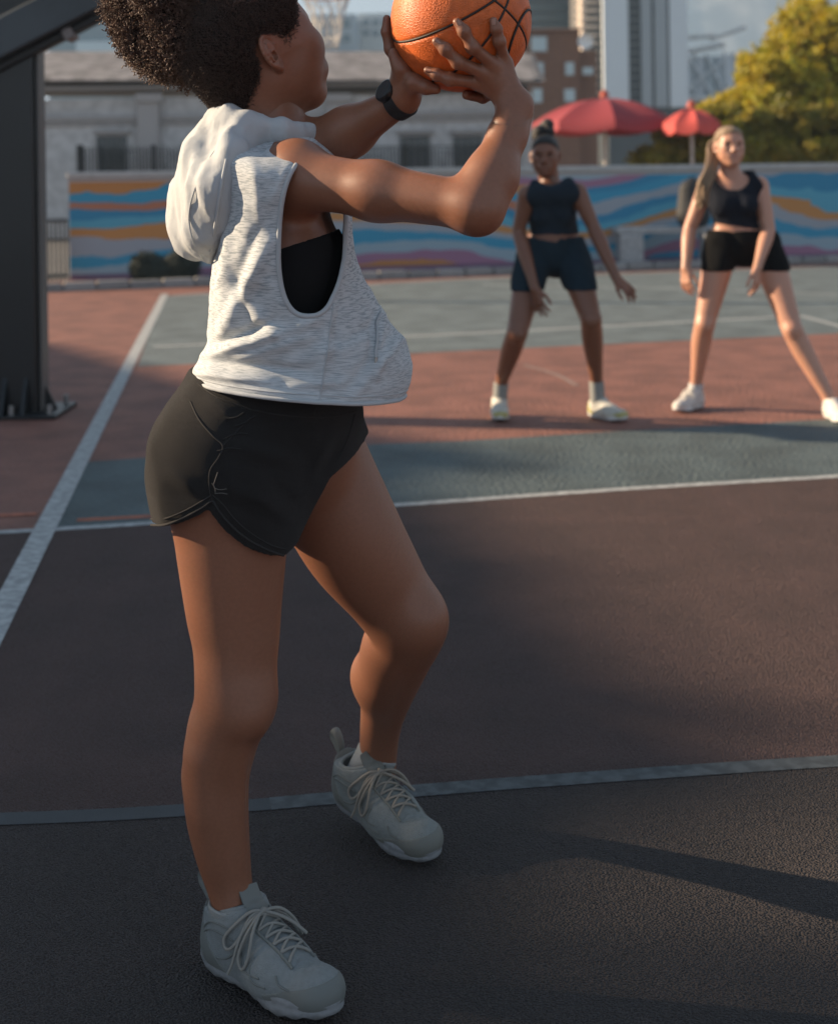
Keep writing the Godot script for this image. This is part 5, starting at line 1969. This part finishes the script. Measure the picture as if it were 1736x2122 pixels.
func shooter_clothes(o: Node3D, f: Field, torso_end: int, legs: int) -> void:
	fold_noise = FastNoiseLite.new()
	fold_noise.seed = 4
	fold_noise.frequency = 0.1
	fold_noise.fractal_octaves = 2
	# heathered jersey: short streaks along the knit
	var im := Image.create(1024, 1024, false, Image.FORMAT_RGB8)
	var nz := FastNoiseLite.new()
	nz.seed = 31
	nz.frequency = 0.02
	nz.fractal_octaves = 3
	var c0 := Color(0.54, 0.57, 0.59)
	var c1 := Color(0.33, 0.365, 0.39)
	for y in 1024:
		for x in 1024:
			var t := 0.5 + 1.5 * nz.get_noise_2d(x * 0.9 + 40.0 * nz.get_noise_2d(x * 0.1, y * 0.3), y * 11.0)
			im.set_pixel(x, y, c0.lerp(c1, smoothstep(0.45, 0.95, t)).linear_to_srgb())
	var jersey := mat(1, 1, 1, 0.9)
	jersey.albedo_texture = ImageTexture.create_from_image(im)
	jersey.metallic_specular = 0.2
	jersey.backlight_enabled = true
	jersey.backlight = Color(0.25, 0.25, 0.25)
	var nu := 200
	var nv := 170
	var pts := []
	var hv := []
	for j in nv + 1:
		var row := []
		var hr := []
		for i in nu + 1:
			var u := TAU * i / nu - PI * 0.5
			var v := j / float(nv)
			row.append(shirt_at(u, v))
			hr.append(hole(u, v))
		pts.append(row)
		hv.append(hr)
	var mb := MB.new()
	var vid := []
	var nrm := []
	for j in nv + 1:
		var row := []
		for i in nu + 1:
			var n: Vector3 = (pts[j][(i + 1) % nu] - pts[j][(i - 1 + nu) % nu]).cross(pts[mini(j + 1, nv)][i] - pts[maxi(j - 1, 0)][i]).normalized()
			if n.dot(pts[j][i] - shirt_ring(j / float(nv))[0]) < 0.0:
				n = -n
			row.append(mb.v(pts[j][i], n, Vector2(i / float(nu) * 1.6, j / float(nv) * 1.1)))
		vid.append(row)
	for j in nv:
		for i in nu:
			for tr in [[[j, i], [j, i + 1], [j + 1, i + 1]], [[j, i], [j + 1, i + 1], [j + 1, i]]]:
				var poly := []
				for k in 3:
					var a: Array = tr[k]
					var b: Array = tr[(k + 1) % 3]
					var ha: float = hv[a[0]][a[1]]
					var hb: float = hv[b[0]][b[1]]
					var ia: int = vid[a[0]][a[1]]
					var ib: int = vid[b[0]][b[1]]
					if ha >= 0.0:
						poly.append(ia)
					if (ha < 0.0) != (hb < 0.0):
						var t := ha / (ha - hb)
						poly.append(mb.v(mb.vs[ia].lerp(mb.vs[ib], t), mb.nr[ia].lerp(mb.nr[ib], t).normalized(), mb.uv[ia].lerp(mb.uv[ib], t)))
				for k in range(1, poly.size() - 1):
					mb.tri(poly[0], poly[k], poly[k + 1])
	var shirt := put("hoodie", mb.mesh(), jersey, o)
	var plain_j := mat(0.46, 0.485, 0.505, 0.9)
	bumpy(plain_j, noise("weave", 512, 0.35, FastNoiseLite.TYPE_SIMPLEX, 3, 8.0), 14.0, 0.5)
	# hems of the armholes, of the bottom and the side seam
	for side in [1.0, -1.0]:
		var ring := []
		for i in 61:
			var a := TAU * i / 60.0
			var ca := cos(a)
			var sa := sin(a)
			var x := signf(ca) * pow(absf(ca), 0.8)
			var y := signf(sa) * pow(absf(sa), 0.8)
			var q := shirt_find(645.0 + (x - 0.10 * y) * 67.0, 490.0 + y * 165.0, side)
			ring.append(shirt_at(q.x, q.y))
		mb = MB.new()
		mb.tube(ring, [0.0042], 8)
		put("armhole_hem", mb.mesh(), plain_j, shirt)
	for v in [1.0, 0.955]:
		mb = MB.new()
		var ring := []
		for i in 121:
			ring.append(shirt_at(TAU * i / 120.0, v))
		mb.tube(ring, [0.0036 if v == 1.0 else 0.0012], 8)
		put("hem", mb.mesh(), plain_j, shirt)
	mb = MB.new()
	var sl := []
	for i in 30:
		var q := shirt_find(lerpf(690, 662, i / 29.0), lerpf(630, 832, i / 29.0), 1.0)
		sl.append(shirt_at(q.x, q.y) + Vector3(0, 0, 0.0005))
	mb.tube(sl, [0.0015], 6)
	put("side_seam", mb.mesh(), plain_j, shirt)
	mb = MB.new()
	sl = []
	for i in 14:
		var q := shirt_find(lerpf(786, 780, i / 13.0), lerpf(640, 740, i / 13.0), 1.0)
		sl.append(shirt_at(q.x, q.y) + Vector3(0, 0, 0.003))
	var end: Vector3 = sl[sl.size() - 1]
	mb.tube(sl, [0.0022], 6)
	put("drawstring", mb.mesh(), plain_j, shirt)
	mb = MB.new()
	mb.tube([end, end + Vector3(-0.002, -0.03, 0.002)], [0.0028], 8)
	put("drawstring_tip", mb.mesh(), mat(0.35, 0.33, 0.31, 0.35, 0.6), shirt)
	# hood hanging on the back
	var hf := Field.new()
	hf.cone(P(545, 288, 2.455), P(475, 310, 2.46), 0.052, 0.060, 0.03)
	hf.cone(P(485, 298, 2.36), P(456, 348, 2.38), 0.030, 0.046, 0.05)
	hf.cone(P(490, 298, 2.56), P(456, 348, 2.54), 0.030, 0.046, 0.05)
	hf.cone(P(468, 340, 2.46), P(447, 405, 2.46), 0.066, 0.069, 0.05)
	hf.cone(P(430, 405, 2.42), P(424, 478, 2.43), 0.050, 0.050, 0.05)
	hf.cone(P(430, 405, 2.50), P(420, 470, 2.50), 0.052, 0.052, 0.05)
	var nk := []
	var nw := []
	for i in 15:
		var a := lerpf(-2.75, 2.75, i / 14.0)
		nk.append(P(552 + 92.0 * cos(a), 270 + 14.0 * cos(a), 2.455) + Vector3(0, 0, 0.088 * sin(a)))
		nw.append(0.017 + 0.010 * absf(a) / 2.75)
	hf.chain(nk, nw, 0.012)
	hf.cone(P(482, 318, 2.315), P(455, 385, 2.325), 0.030, 0.036, 0.04)
	hf.cone(P(455, 385, 2.325), P(436, 470, 2.36), 0.036, 0.036, 0.04)
	hf.cone(nk[14], P(455, 310, 2.40), 0.027, 0.045, 0.03)
	hf.cone(nk[0], P(455, 310, 2.52), 0.027, 0.045, 0.03)
	hf.cone(P(552, 205, 2.455), P(548, 262, 2.455), M(77, 2.455), M(80, 2.455), 0.006, Vector3.ZERO, 1.0, 1)
	hf.extra = func(p: Vector3, d: float) -> float:
		return d - fold_noise.get_noise_3d(p.x * 130.0 + p.y * 30.0 + p.z * 40.0, p.y * 26.0 - p.x * 14.0, p.z * 95.0) * 0.013 - fold_noise.get_noise_3d(p.x * 60.0, p.y * 70.0, p.z * 60.0 + 30.0) * 0.006 - fold_noise.get_noise_3d(p.x * 420.0, p.y * 240.0, p.z * 420.0) * 0.0014
	mb = MB.new()
	hf.net(mb, 0.0055)
	var hood := put("hood", mb.mesh(), plain_j, o)
	for e in [[[488, 268], [440, 320], [405, 390], [392, 450], [402, 505], [420, 538]], [[470, 330], [456, 400], [446, 470], [436, 520]]]:
		sl = []
		for q in e:
			sl.append(on_field(hf, q[0], q[1], 2.4))
		mb = MB.new()
		mb.tube(smooth_line(sl, 0.005), [0.0016 if e[0][0] == 488 else 0.0030], 6)
		put("hood_seam", mb.mesh(), plain_j, hood)
	# sports bra
	var ids := []
	for i in range(legs + 3, torso_end + 1):
		ids.append(i)
	var bf := sub_field(f, ids, 0.0045)
	bf.planes.append(Plane(Vector3(-0.30, 1, 0).normalized(), P(600, 508, 2.36)))
	bf.planes.append(Plane(Vector3(0, -1, 0), P(600, 720, 2.40)))
	mb = MB.new()
	bf.net(mb, 0.006)
	put("sports_bra", mb.mesh(), cloth(0.012, 0.012, 0.013), o)
	# shorts
	var s := Field.new()
	s.cone(P(572, 770, 2.46), P(575, 850, 2.46), M(154, 2.46), M(166, 2.46), 0.05, Vector3(0, 0, 1), 0.95)
	s.cone(P(452, 930, 2.38), P(458, 985, 2.38), M(138, 2.38), M(140, 2.38), 0.06)
	s.cone(P(470, 930, 2.56), P(560, 970, 2.56), M(126, 2.56), M(120, 2.56), 0.06)
	s.cone(P(560, 870, 2.46), P(600, 960, 2.46), M(168, 2.46), M(140, 2.46), 0.06, Vector3(0, 0, 1), 0.9)
	s.cone(P(458, 985, 2.37), P(468, 1090, 2.37), M(142, 2.37), M(140, 2.37), 0.05)
	s.cone(P(505, 1000, 2.37), P(500, 1130, 2.365), M(122, 2.37), M(112, 2.365), 0.05)
	s.cone(P(636, 920, 2.56), P(700, 1042, 2.57), M(120, 2.56), M(122, 2.57), 0.05)
	s.cone(P(600, 960, 2.47), P(610, 1070, 2.45), M(70, 2.46), M(44, 2.45), 0.06)
	var hemc := Curve2D.new()
	for e in [[290, 1092], [330, 1090], [380, 1074], [420, 1055], [441, 1041], [452, 1058], [478, 1090], [515, 1122], [560, 1146], [590, 1156], [612, 1138], [640, 1080], [680, 1006], [735, 966], [800, 922]]:
		hemc.add_point(Vector2(e[0], e[1]))
	var hx := PackedFloat32Array()
	var hy := PackedFloat32Array()
	for i in hemc.point_count:
		var q := hemc.get_point_position(i)
		var w := P(q.x, q.y, 2.30 if i > 0 else 2.37)
		hx.append(w.x)
		hy.append(w.y)
	var knee := P(860, 1290, 2.60)
	var hip := P(636, 920, 2.56)
	var ld := (knee - hip).normalized()
	var cut2 := P(735, 958, 2.50).dot(ld)
	var pull := PackedVector2Array()
	for e in [[480, 905, 640, 960], [470, 930, 620, 985], [610, 1090, 520, 985], [625, 1060, 548, 965], [470, 985, 590, 1040], [462, 1010, 560, 1075], [640, 1010, 690, 900], [655, 1000, 712, 905], [350, 960, 440, 1010], [345, 1000, 430, 1030], [420, 820, 520, 880], [540, 870, 690, 880]]:
		for k in [0, 2]:
			var w := P(e[k], e[k + 1], 2.31)
			pull.append(Vector2(w.x, w.y))
	s.extra = func(p: Vector3, d: float) -> float:
		# the near leg ends in a curved hem, the far one square to the thigh; both are hollow at the hem
		var i := 0
		while i < hx.size() - 2 and p.x > hx[i + 1]:
			i += 1
		var h := lerpf(hy[i], hy[i + 1], clampf((p.x - hx[i]) / (hx[i + 1] - hx[i]), 0.0, 1.0))
		var near := h - p.y
		var far := p.dot(ld) - cut2
		var zs := clampf((-2.455 - p.z) / 0.02 + 0.5, 0.0, 1.0)
		var c := lerpf(near, maxf(far, near - (0.35 if p.x < hx[8] else 0.0)), zs)
		d -= fold_noise.get_noise_3d(p.x * 60.0 + p.y * 60.0, p.y * 30.0 - p.x * 30.0, p.z * 60.0) * 0.0055
		if p.z > -2.42:
			for k in range(0, pull.size(), 2):
				var pa := pull[k]
				var pb := pull[k + 1] - pa
				var pp := Vector2(p.x, p.y) - pa
				var tt := pp.dot(pb) / pb.length_squared()
				if tt > 0.0 and tt < 1.0:
					var fd := absf(pp.cross(pb)) / pb.length()
					if fd < 0.03:
						d -= (0.0042 if k % 4 == 0 else -0.0036) * exp(-fd * fd / 0.00011) * sin(PI * tt)
		var e := maxf(d, c)
		if c > -0.05:
			e = maxf(e, -maxf(d + 0.010, -(c + 0.045)))
		return e
	s.planes.append(Plane(Vector3(0.10, 1, 0).normalized(), P(575, 775, 2.46)))
	mb = MB.new()
	s.net(mb, 0.0044)
	var sm := mat(0.024, 0.0225, 0.022, 0.95)
	sm.metallic_specular = 0.2
	sm.rim_enabled = true
	sm.rim = 0.6
	bumpy(sm, noise("fleece", 512, 0.3, FastNoiseLite.TYPE_SIMPLEX, 4, 12.0), 8.0, 0.8)
	var shorts := put("shorts", mb.mesh(), sm, o)
	# stitched hem bands and seams laid on the cloth
	var band := mat(0.024, 0.0225, 0.022, 0.95)
	for e in [[[[312, 1076], [345, 1074], [385, 1058], [420, 1038], [440, 1026]], 0.0014], [[[314, 1088], [345, 1087], [385, 1071], [420, 1052], [440, 1039], [452, 1056], [478, 1088], [515, 1119], [560, 1142], [588, 1151]], 0.0022],
			[[[440, 1026], [462, 1046], [490, 1080], [524, 1108], [564, 1131], [592, 1138]], 0.0013],
			[[[395, 832], [412, 868], [440, 902], [462, 924], [452, 950], [436, 975], [434, 1010], [440, 1038]], 0.0015],
			[[[462, 924], [480, 905], [505, 880], [530, 862]], 0.0013], [[[410, 795], [450, 822], [520, 848], [600, 862], [680, 864], [738, 852]], 0.0014], [[[735, 858], [722, 905], [700, 955]], 0.0012]]:
		var q := []
		for p in e[0]:
			q.append(on_field(s, p[0], p[1], 2.35))
		mb = MB.new()
		mb.tube(smooth_line(q, 0.006), [e[1]], 6)
		put("seam", mb.mesh(), band, shorts)
	# the torn side slit: a few loose threads
	for e in [[[452, 978], [448, 990], [443, 1004]], [[444, 1010], [456, 1014], [470, 1012]], [[446, 1022], [460, 1021], [472, 1023]], [[440, 1000], [446, 1010], [447, 1020]]]:
		var q := []
		for p in e:
			q.append(on_field(s, p[0], p[1], 2.35) + Vector3(0, 0, 0.003))
		mb = MB.new()
		mb.tube(smooth_line(q, 0.004), [0.0006], 5)
		put("loose_thread", mb.mesh(), mat(0.14, 0.13, 0.12, 0.9), shorts)
	# small tucks of the gathered side
	for e in [[[488, 884], [505, 878], [522, 866]], [[462, 912], [490, 900], [514, 900]], [[450, 936], [474, 930], [500, 932]], [[470, 868], [488, 866], [505, 856]]]:
		var q := []
		for p in e:
			q.append(on_field(s, p[0], p[1], 2.35))
		mb = MB.new()
		mb.tube(smooth_line(q, 0.004), [0.0019], 6)
		put("tuck", mb.mesh(), sm, shorts)

# ---------- the two defenders ----------



func guards() -> void:
	guard("woman with long blonde ponytail, dark cropped top and black shorts, standing feet wide apart", 7.9, skin(0.52, 0.27, 0.185), Color(0.26, 0.175, 0.105),
		{"head": [1508, 303], "scale": 0.93, "yaw": 4.0, "pitch": 2.0, "neck": [1512, 362], "sh_l": [1462, 390, 7.92], "sh_r": [1573, 384, 7.88], "el_l": [1428, 474, 7.95], "el_r": [1592, 474, 7.8], "wr_l": [1420, 556, 7.85], "wr_r": [1568, 556, 7.66],
		"hand_l": Vector3(0.0, -1.0, 0.12), "hand_r": Vector3(-0.06, -1.0, 0.1), "chest": [1516, 415], "waist": [1528, 472], "hip_l": [1497, 502], "hip_r": [1581, 505], "knee_l": [1459, 672, 7.86], "knee_r": [1640, 683, 7.7], "an_l": [1440, 802, 8.02], "an_r": [1722, 838, 7.62],
		"toe_l": [1393, 852], "heel_l": [1450, 838], "toe_r": [1765, 884], "heel_r": [1716, 862], "top_cut": 378.0, "hem": 470.0, "hem_tilt": 0.18, "leg_cut": 560.0, "size": 1.0},
		cloth(0.014, 0.017, 0.026), cloth(0.008, 0.008, 0.0085), mat(0.58, 0.55, 0.52, 0.6), mat(0.6, 0.6, 0.6, 0.6), mat(0.48, 0.48, 0.48, 0.9), 0)
	guard("woman with dark hair bun, navy top and navy shorts, both arms held low and wide", 7.75, skin(0.20, 0.085, 0.05), Color(0.012, 0.009, 0.008),
		{"head": [1128, 322], "scale": 0.93, "yaw": -8.0, "pitch": -4.0, "neck": [1138, 378], "sh_l": [1092, 404, 7.66], "sh_r": [1196, 398, 7.62], "el_l": [1074, 480, 7.7], "el_r": [1228, 468, 7.6], "wr_l": [1108, 598, 7.5], "wr_r": [1276, 576, 7.45],
		"hand_l": Vector3(0.22, -1.0, 0.15), "hand_r": Vector3(0.75, -0.75, 0.2), "chest": [1143, 432], "waist": [1148, 486], "hip_l": [1108, 526], "hip_r": [1182, 524], "knee_l": [1071, 690, 7.5], "knee_r": [1224, 662, 7.5], "an_l": [1034, 806, 7.85], "an_r": [1237, 806, 7.75],
		"toe_l": [1032, 872], "heel_l": [1026, 838], "toe_r": [1297, 879], "heel_r": [1222, 866], "top_cut": 398.0, "hem": 486.0, "hem_tilt": 0.0, "leg_cut": 598.0, "size": 1.0},
		cloth(0.02, 0.03, 0.042), cloth(0.016, 0.030, 0.042), mat(0.48, 0.47, 0.42, 0.6), mat(0.55, 0.55, 0.55, 0.6), mat(0.25, 0.26, 0.25, 0.9), 1)

func guard(label: String, d: float, sk: StandardMaterial3D, hair: Color, j: Dictionary, top_m: Material, short_m: Material, shoe_m: Material, sole_m: Material, sock_m: Material, kind: int) -> void:
	var pt := func(k: String) -> Vector3:
		var a: Array = j[k]
		return P(a[0], a[1], a[2] if a.size() > 2 else d)
	var g := G((j.an_l[0] + j.an_r[0]) * 0.5, (j.an_l[1] + j.an_r[1]) * 0.5 + 40.0)
	var o := thing("person", Vector3(g.x, 0, -d), label, "person")
	o.set_meta("skin_look", sk)
	var f := Field.new()
	var back := Vector3(0, 0, 1)
	# 0.. torso
	var chest: Vector3 = pt.call("chest")
	var waist: Vector3 = pt.call("waist")
	var shl: Vector3 = pt.call("sh_l")
	var shr: Vector3 = pt.call("sh_r")
	var hl: Vector3 = pt.call("hip_l")
	var hr: Vector3 = pt.call("hip_r")
	var sd := (shr - shl).normalized()
	f.cone(chest, waist, 0.128, 0.108, 0.06, back, 1.28)
	f.cone(shl.lerp(shr, 0.12), shr.lerp(shl, 0.12), 0.058, 0.058, 0.06)
	f.cone(chest + sd * 0.062 + Vector3(0, -0.03, 0.075), chest + sd * 0.06 + Vector3(0, -0.01, 0.05), 0.058, 0.06, 0.04)
	f.cone(chest - sd * 0.062 + Vector3(0, -0.03, 0.075), chest - sd * 0.06 + Vector3(0, -0.01, 0.05), 0.058, 0.06, 0.04)
	f.cone(waist, (hl + hr) * 0.5, 0.108, 0.125, 0.06, back, 1.15)
	var torso := f.a.size()
	f.cone(hl.lerp(hr, 0.1) + Vector3(0, 0.02, -0.03), hr.lerp(hl, 0.1) + Vector3(0, 0.02, -0.03), 0.100, 0.100, 0.03)
	for e in ["l", "r"]:
		var hp: Vector3 = pt.call("hip_" + e)
		var kn: Vector3 = pt.call("knee_" + e)
		var an: Vector3 = pt.call("an_" + e)
		f.limb([hp, hp.lerp(kn, 0.35), hp.lerp(kn, 0.75), kn], [0.090, 0.084, 0.066, 0.055])
	var thighs := f.a.size()
	for e in ["l", "r"]:
		var kn: Vector3 = pt.call("knee_" + e)
		var an: Vector3 = pt.call("an_" + e)
		f.limb([kn, kn.lerp(an, 0.28) + Vector3(0, 0, -0.015), kn.lerp(an, 0.6) + Vector3(0, 0, -0.006), kn.lerp(an, 0.9), an + Vector3(0, -0.05, 0)], [0.055, 0.056, 0.044, 0.034, 0.036])
		f.ball(kn + Vector3(0, 0, 0.02), 0.043, 0.03)
		var sh: Vector3 = pt.call("sh_" + e)
		var el: Vector3 = pt.call("el_" + e)
		var wr: Vector3 = pt.call("wr_" + e)
		f.limb([sh, sh.lerp(el, 0.45), el], [0.052, 0.044, 0.036])
		f.limb([el, el.lerp(wr, 0.3), el.lerp(wr, 0.8), wr], [0.036, 0.039, 0.028, 0.0255])
	var neck: Vector3 = pt.call("neck")
	f.cone(neck + Vector3(0, -0.05, -0.01), neck + Vector3(0, 0.06, 0.0), 0.062, 0.05, 0.05)
	var mb := MB.new()
	f.net(mb, 0.011)
	for e in ["l", "r"]:
		var h := Field.new()
		var wr: Vector3 = pt.call("wr_" + e)
		var el: Vector3 = pt.call("el_" + e)
		var side := -1.0 if e == "l" else 1.0
		h.cone(wr.lerp(el, 0.25), wr, 0.0275, 0.0255, 0.02)
		hand_shape(h, wr, j["hand_" + e], Vector3(side * 0.75, 0.1, 0.55), side, 0.98, [0.28, 0.35, 0.3] if kind == 0 else [0.12, 0.2, 0.2], 1.0 if kind == 0 else 1.7)
		h.net(mb, 0.0055)
	var hd := Head.new()
	hd.s = j.scale
	var yaw := deg_to_rad(j.yaw)
	var pit := deg_to_rad(j.pitch)
	var fw := Vector3(sin(yaw) * cos(pit), sin(pit), cos(yaw) * cos(pit))
	var lf := Vector3.UP.cross(fw).normalized()
	hd.b = Basis(lf, fw.cross(lf), fw)
	hd.o = pt.call("head") + Vector3(0, 0, 0.03)
	var hf := head_shape(hd, neck + Vector3(0, -0.02, -0.01), 0.053)
	ear_shape(hd, -1.0, hf)
	ear_shape(hd, 1.0, hf)
	hf.net(mb, 0.004)
	put("body", mb.mesh(), sk, o)
	face_parts(hd, o, Color(0.05, 0.03, 0.02), hair * 0.6, Color(0.36, 0.13, 0.11) if kind == 0 else Color(0.17, 0.05, 0.045), Vector3.ZERO)
	# hair drawn back, with a ponytail or a bun
	var s := hd.s
	var q := Field.new()
	q.cone(hd.w(0, 0.036, -0.035), hd.w(0, 0.036, 0.022), 0.089 * s, 0.0845 * s, 0.03, hd.b.x, 1.08)
	q.ball(hd.w(0, -0.055, 0.100), 0.128 * s, 0.012, Vector3.ZERO, 1.0, 1)
	for e in [-1.0, 1.0]:
		q.cone(hd.w(0.09 * e, -0.006, 0.0), hd.w(0.085 * e, -0.06, 0.0), 0.030 * s, 0.03 * s, 0.012, Vector3.ZERO, 1.0, 1)
	mb = MB.new()
	q.net(mb, 0.005)
	var hm := mat(hair.r, hair.g, hair.b, 0.5)
	bumpy(hm, noise("hair", 512, 0.12, FastNoiseLite.TYPE_SIMPLEX, 4, 12.0), 6.0, 0.8)
	put("hair", mb.mesh(), hm, o)
	mb = MB.new()
	var rg := RandomNumberGenerator.new()
	rg.seed = 40 + kind
	if kind == 0:
		for i in 60:
			var w := Vector3(rg.randfn(), rg.randfn(), rg.randfn()) * 0.011
			var e := Vector3(rg.randfn(), rg.randfn(), rg.randfn()) * 0.016
			mb.tube(smooth_line([hd.w(-0.02, 0.05, -0.11) + w * 0.4, hd.w(-0.06, 0.0, -0.115) + w, hd.w(-0.085, -0.07, -0.05) + w, P(1470, 362, d - 0.12) + w, P(1457, 388, d - 0.17) + w + e * 0.5, P(1451, 412 + rg.randf() * 10.0, d - 0.16) + e], 0.02), [0.0075], 5)
		put("ponytail", mb.mesh(), hm, o)
	else:
		var bf := Field.new()
		for i in 9:
			bf.ball(hd.w(0, 0.115, -0.075) + Vector3(rg.randfn(), rg.randfn(), rg.randfn()) * 0.018, 0.036, 0.012)
		bf.net(mb, 0.005)
		put("bun", mb.mesh(), hm, o)
	# cropped top
	var ids := []
	for i in torso:
		ids.append(i)
	var tf := sub_field(f, ids, 0.008)
	tf.cone(shl.lerp(shr, 0.16) + Vector3(0, 0.02, 0), chest, 0.05, 0.08, 0.05)
	tf.cone(shr.lerp(shl, 0.16) + Vector3(0, 0.02, 0), chest, 0.05, 0.08, 0.05)
	tf.ball(neck + Vector3(0, 0.0, 0.05), 0.102, 0.01, Vector3.ZERO, 1.0, 1)
	tf.cone(shl + Vector3(0, 0.08, 0) - sd * 0.035, shl + Vector3(0, -0.07, 0) - sd * 0.02, 0.07, 0.055, 0.01, Vector3.ZERO, 1.0, 1)
	tf.cone(shr + Vector3(0, 0.08, 0) + sd * 0.035, shr + Vector3(0, -0.07, 0) + sd * 0.02, 0.07, 0.055, 0.01, Vector3.ZERO, 1.0, 1)
	var hem := P(j.waist[0], j.hem, d)
	tf.planes.append(Plane(Vector3(-j.hem_tilt, -1, 0).normalized(), hem))
	tf.extra = func(p: Vector3, e: float) -> float:
		return e - fold_noise.get_noise_3d(p.x * 70.0 + p.y * 40.0, p.y * 40.0 - p.x * 30.0, p.z * 60.0) * 0.010
	mb = MB.new()
	tf.net(mb, 0.009)
	put("crop_top", mb.mesh(), top_m, o)
	# shorts
	ids = []
	for i in range(torso - 1, thighs):
		ids.append(i)
	var sf := sub_field(f, ids, 0.011)
	var cut := P(j.waist[0], j.leg_cut, d)
	sf.planes.append(Plane(Vector3.UP, P(j.waist[0], j.waist[1] + 4.0, d)))
	sf.planes.append(Plane(Vector3.DOWN, cut))
	sf.extra = tf.extra
	mb = MB.new()
	sf.net(mb, 0.010)
	put("shorts", mb.mesh(), short_m, o)
	# shoes and socks
	for e in ["l", "r"]:
		var hp := G(j["heel_" + e][0], j["heel_" + e][1])
		var tp := G(j["toe_" + e][0], j["toe_" + e][1])
		var an: Vector3 = pt.call("an_" + e)
		var xd := (tp - hp).normalized()
		var t := Transform3D(Basis(xd, Vector3.UP, xd.cross(Vector3.UP)).scaled(Vector3.ONE * 0.98), Vector3.ZERO)
		t.origin = Vector3(an.x, 0.0, an.z) + xd * 0.03
		shoe(o, t, 0.007, shoe_m, mat(0.40, 0.37, 0.15, 0.6) if kind == 1 else mat(0.5, 0.48, 0.45, 0.6), sole_m, mat(0.6, 0.58, 0.55, 0.8), e == "l" and kind == 0)
		var sx := MB.new()
		var a2 := t * Vector3(-0.026, 0.06, 0)
		var b2: Vector3 = an.lerp(pt.call("knee_" + e), 0.06 if kind == 0 else 0.12)
		sx.tube([a2, a2.lerp(b2, 0.5), b2.lerp(a2, 0.04), b2], [0.042, 0.0405, 0.0405, 0.035], 16)
		put("sock", sx.mesh(), sock_m, o)
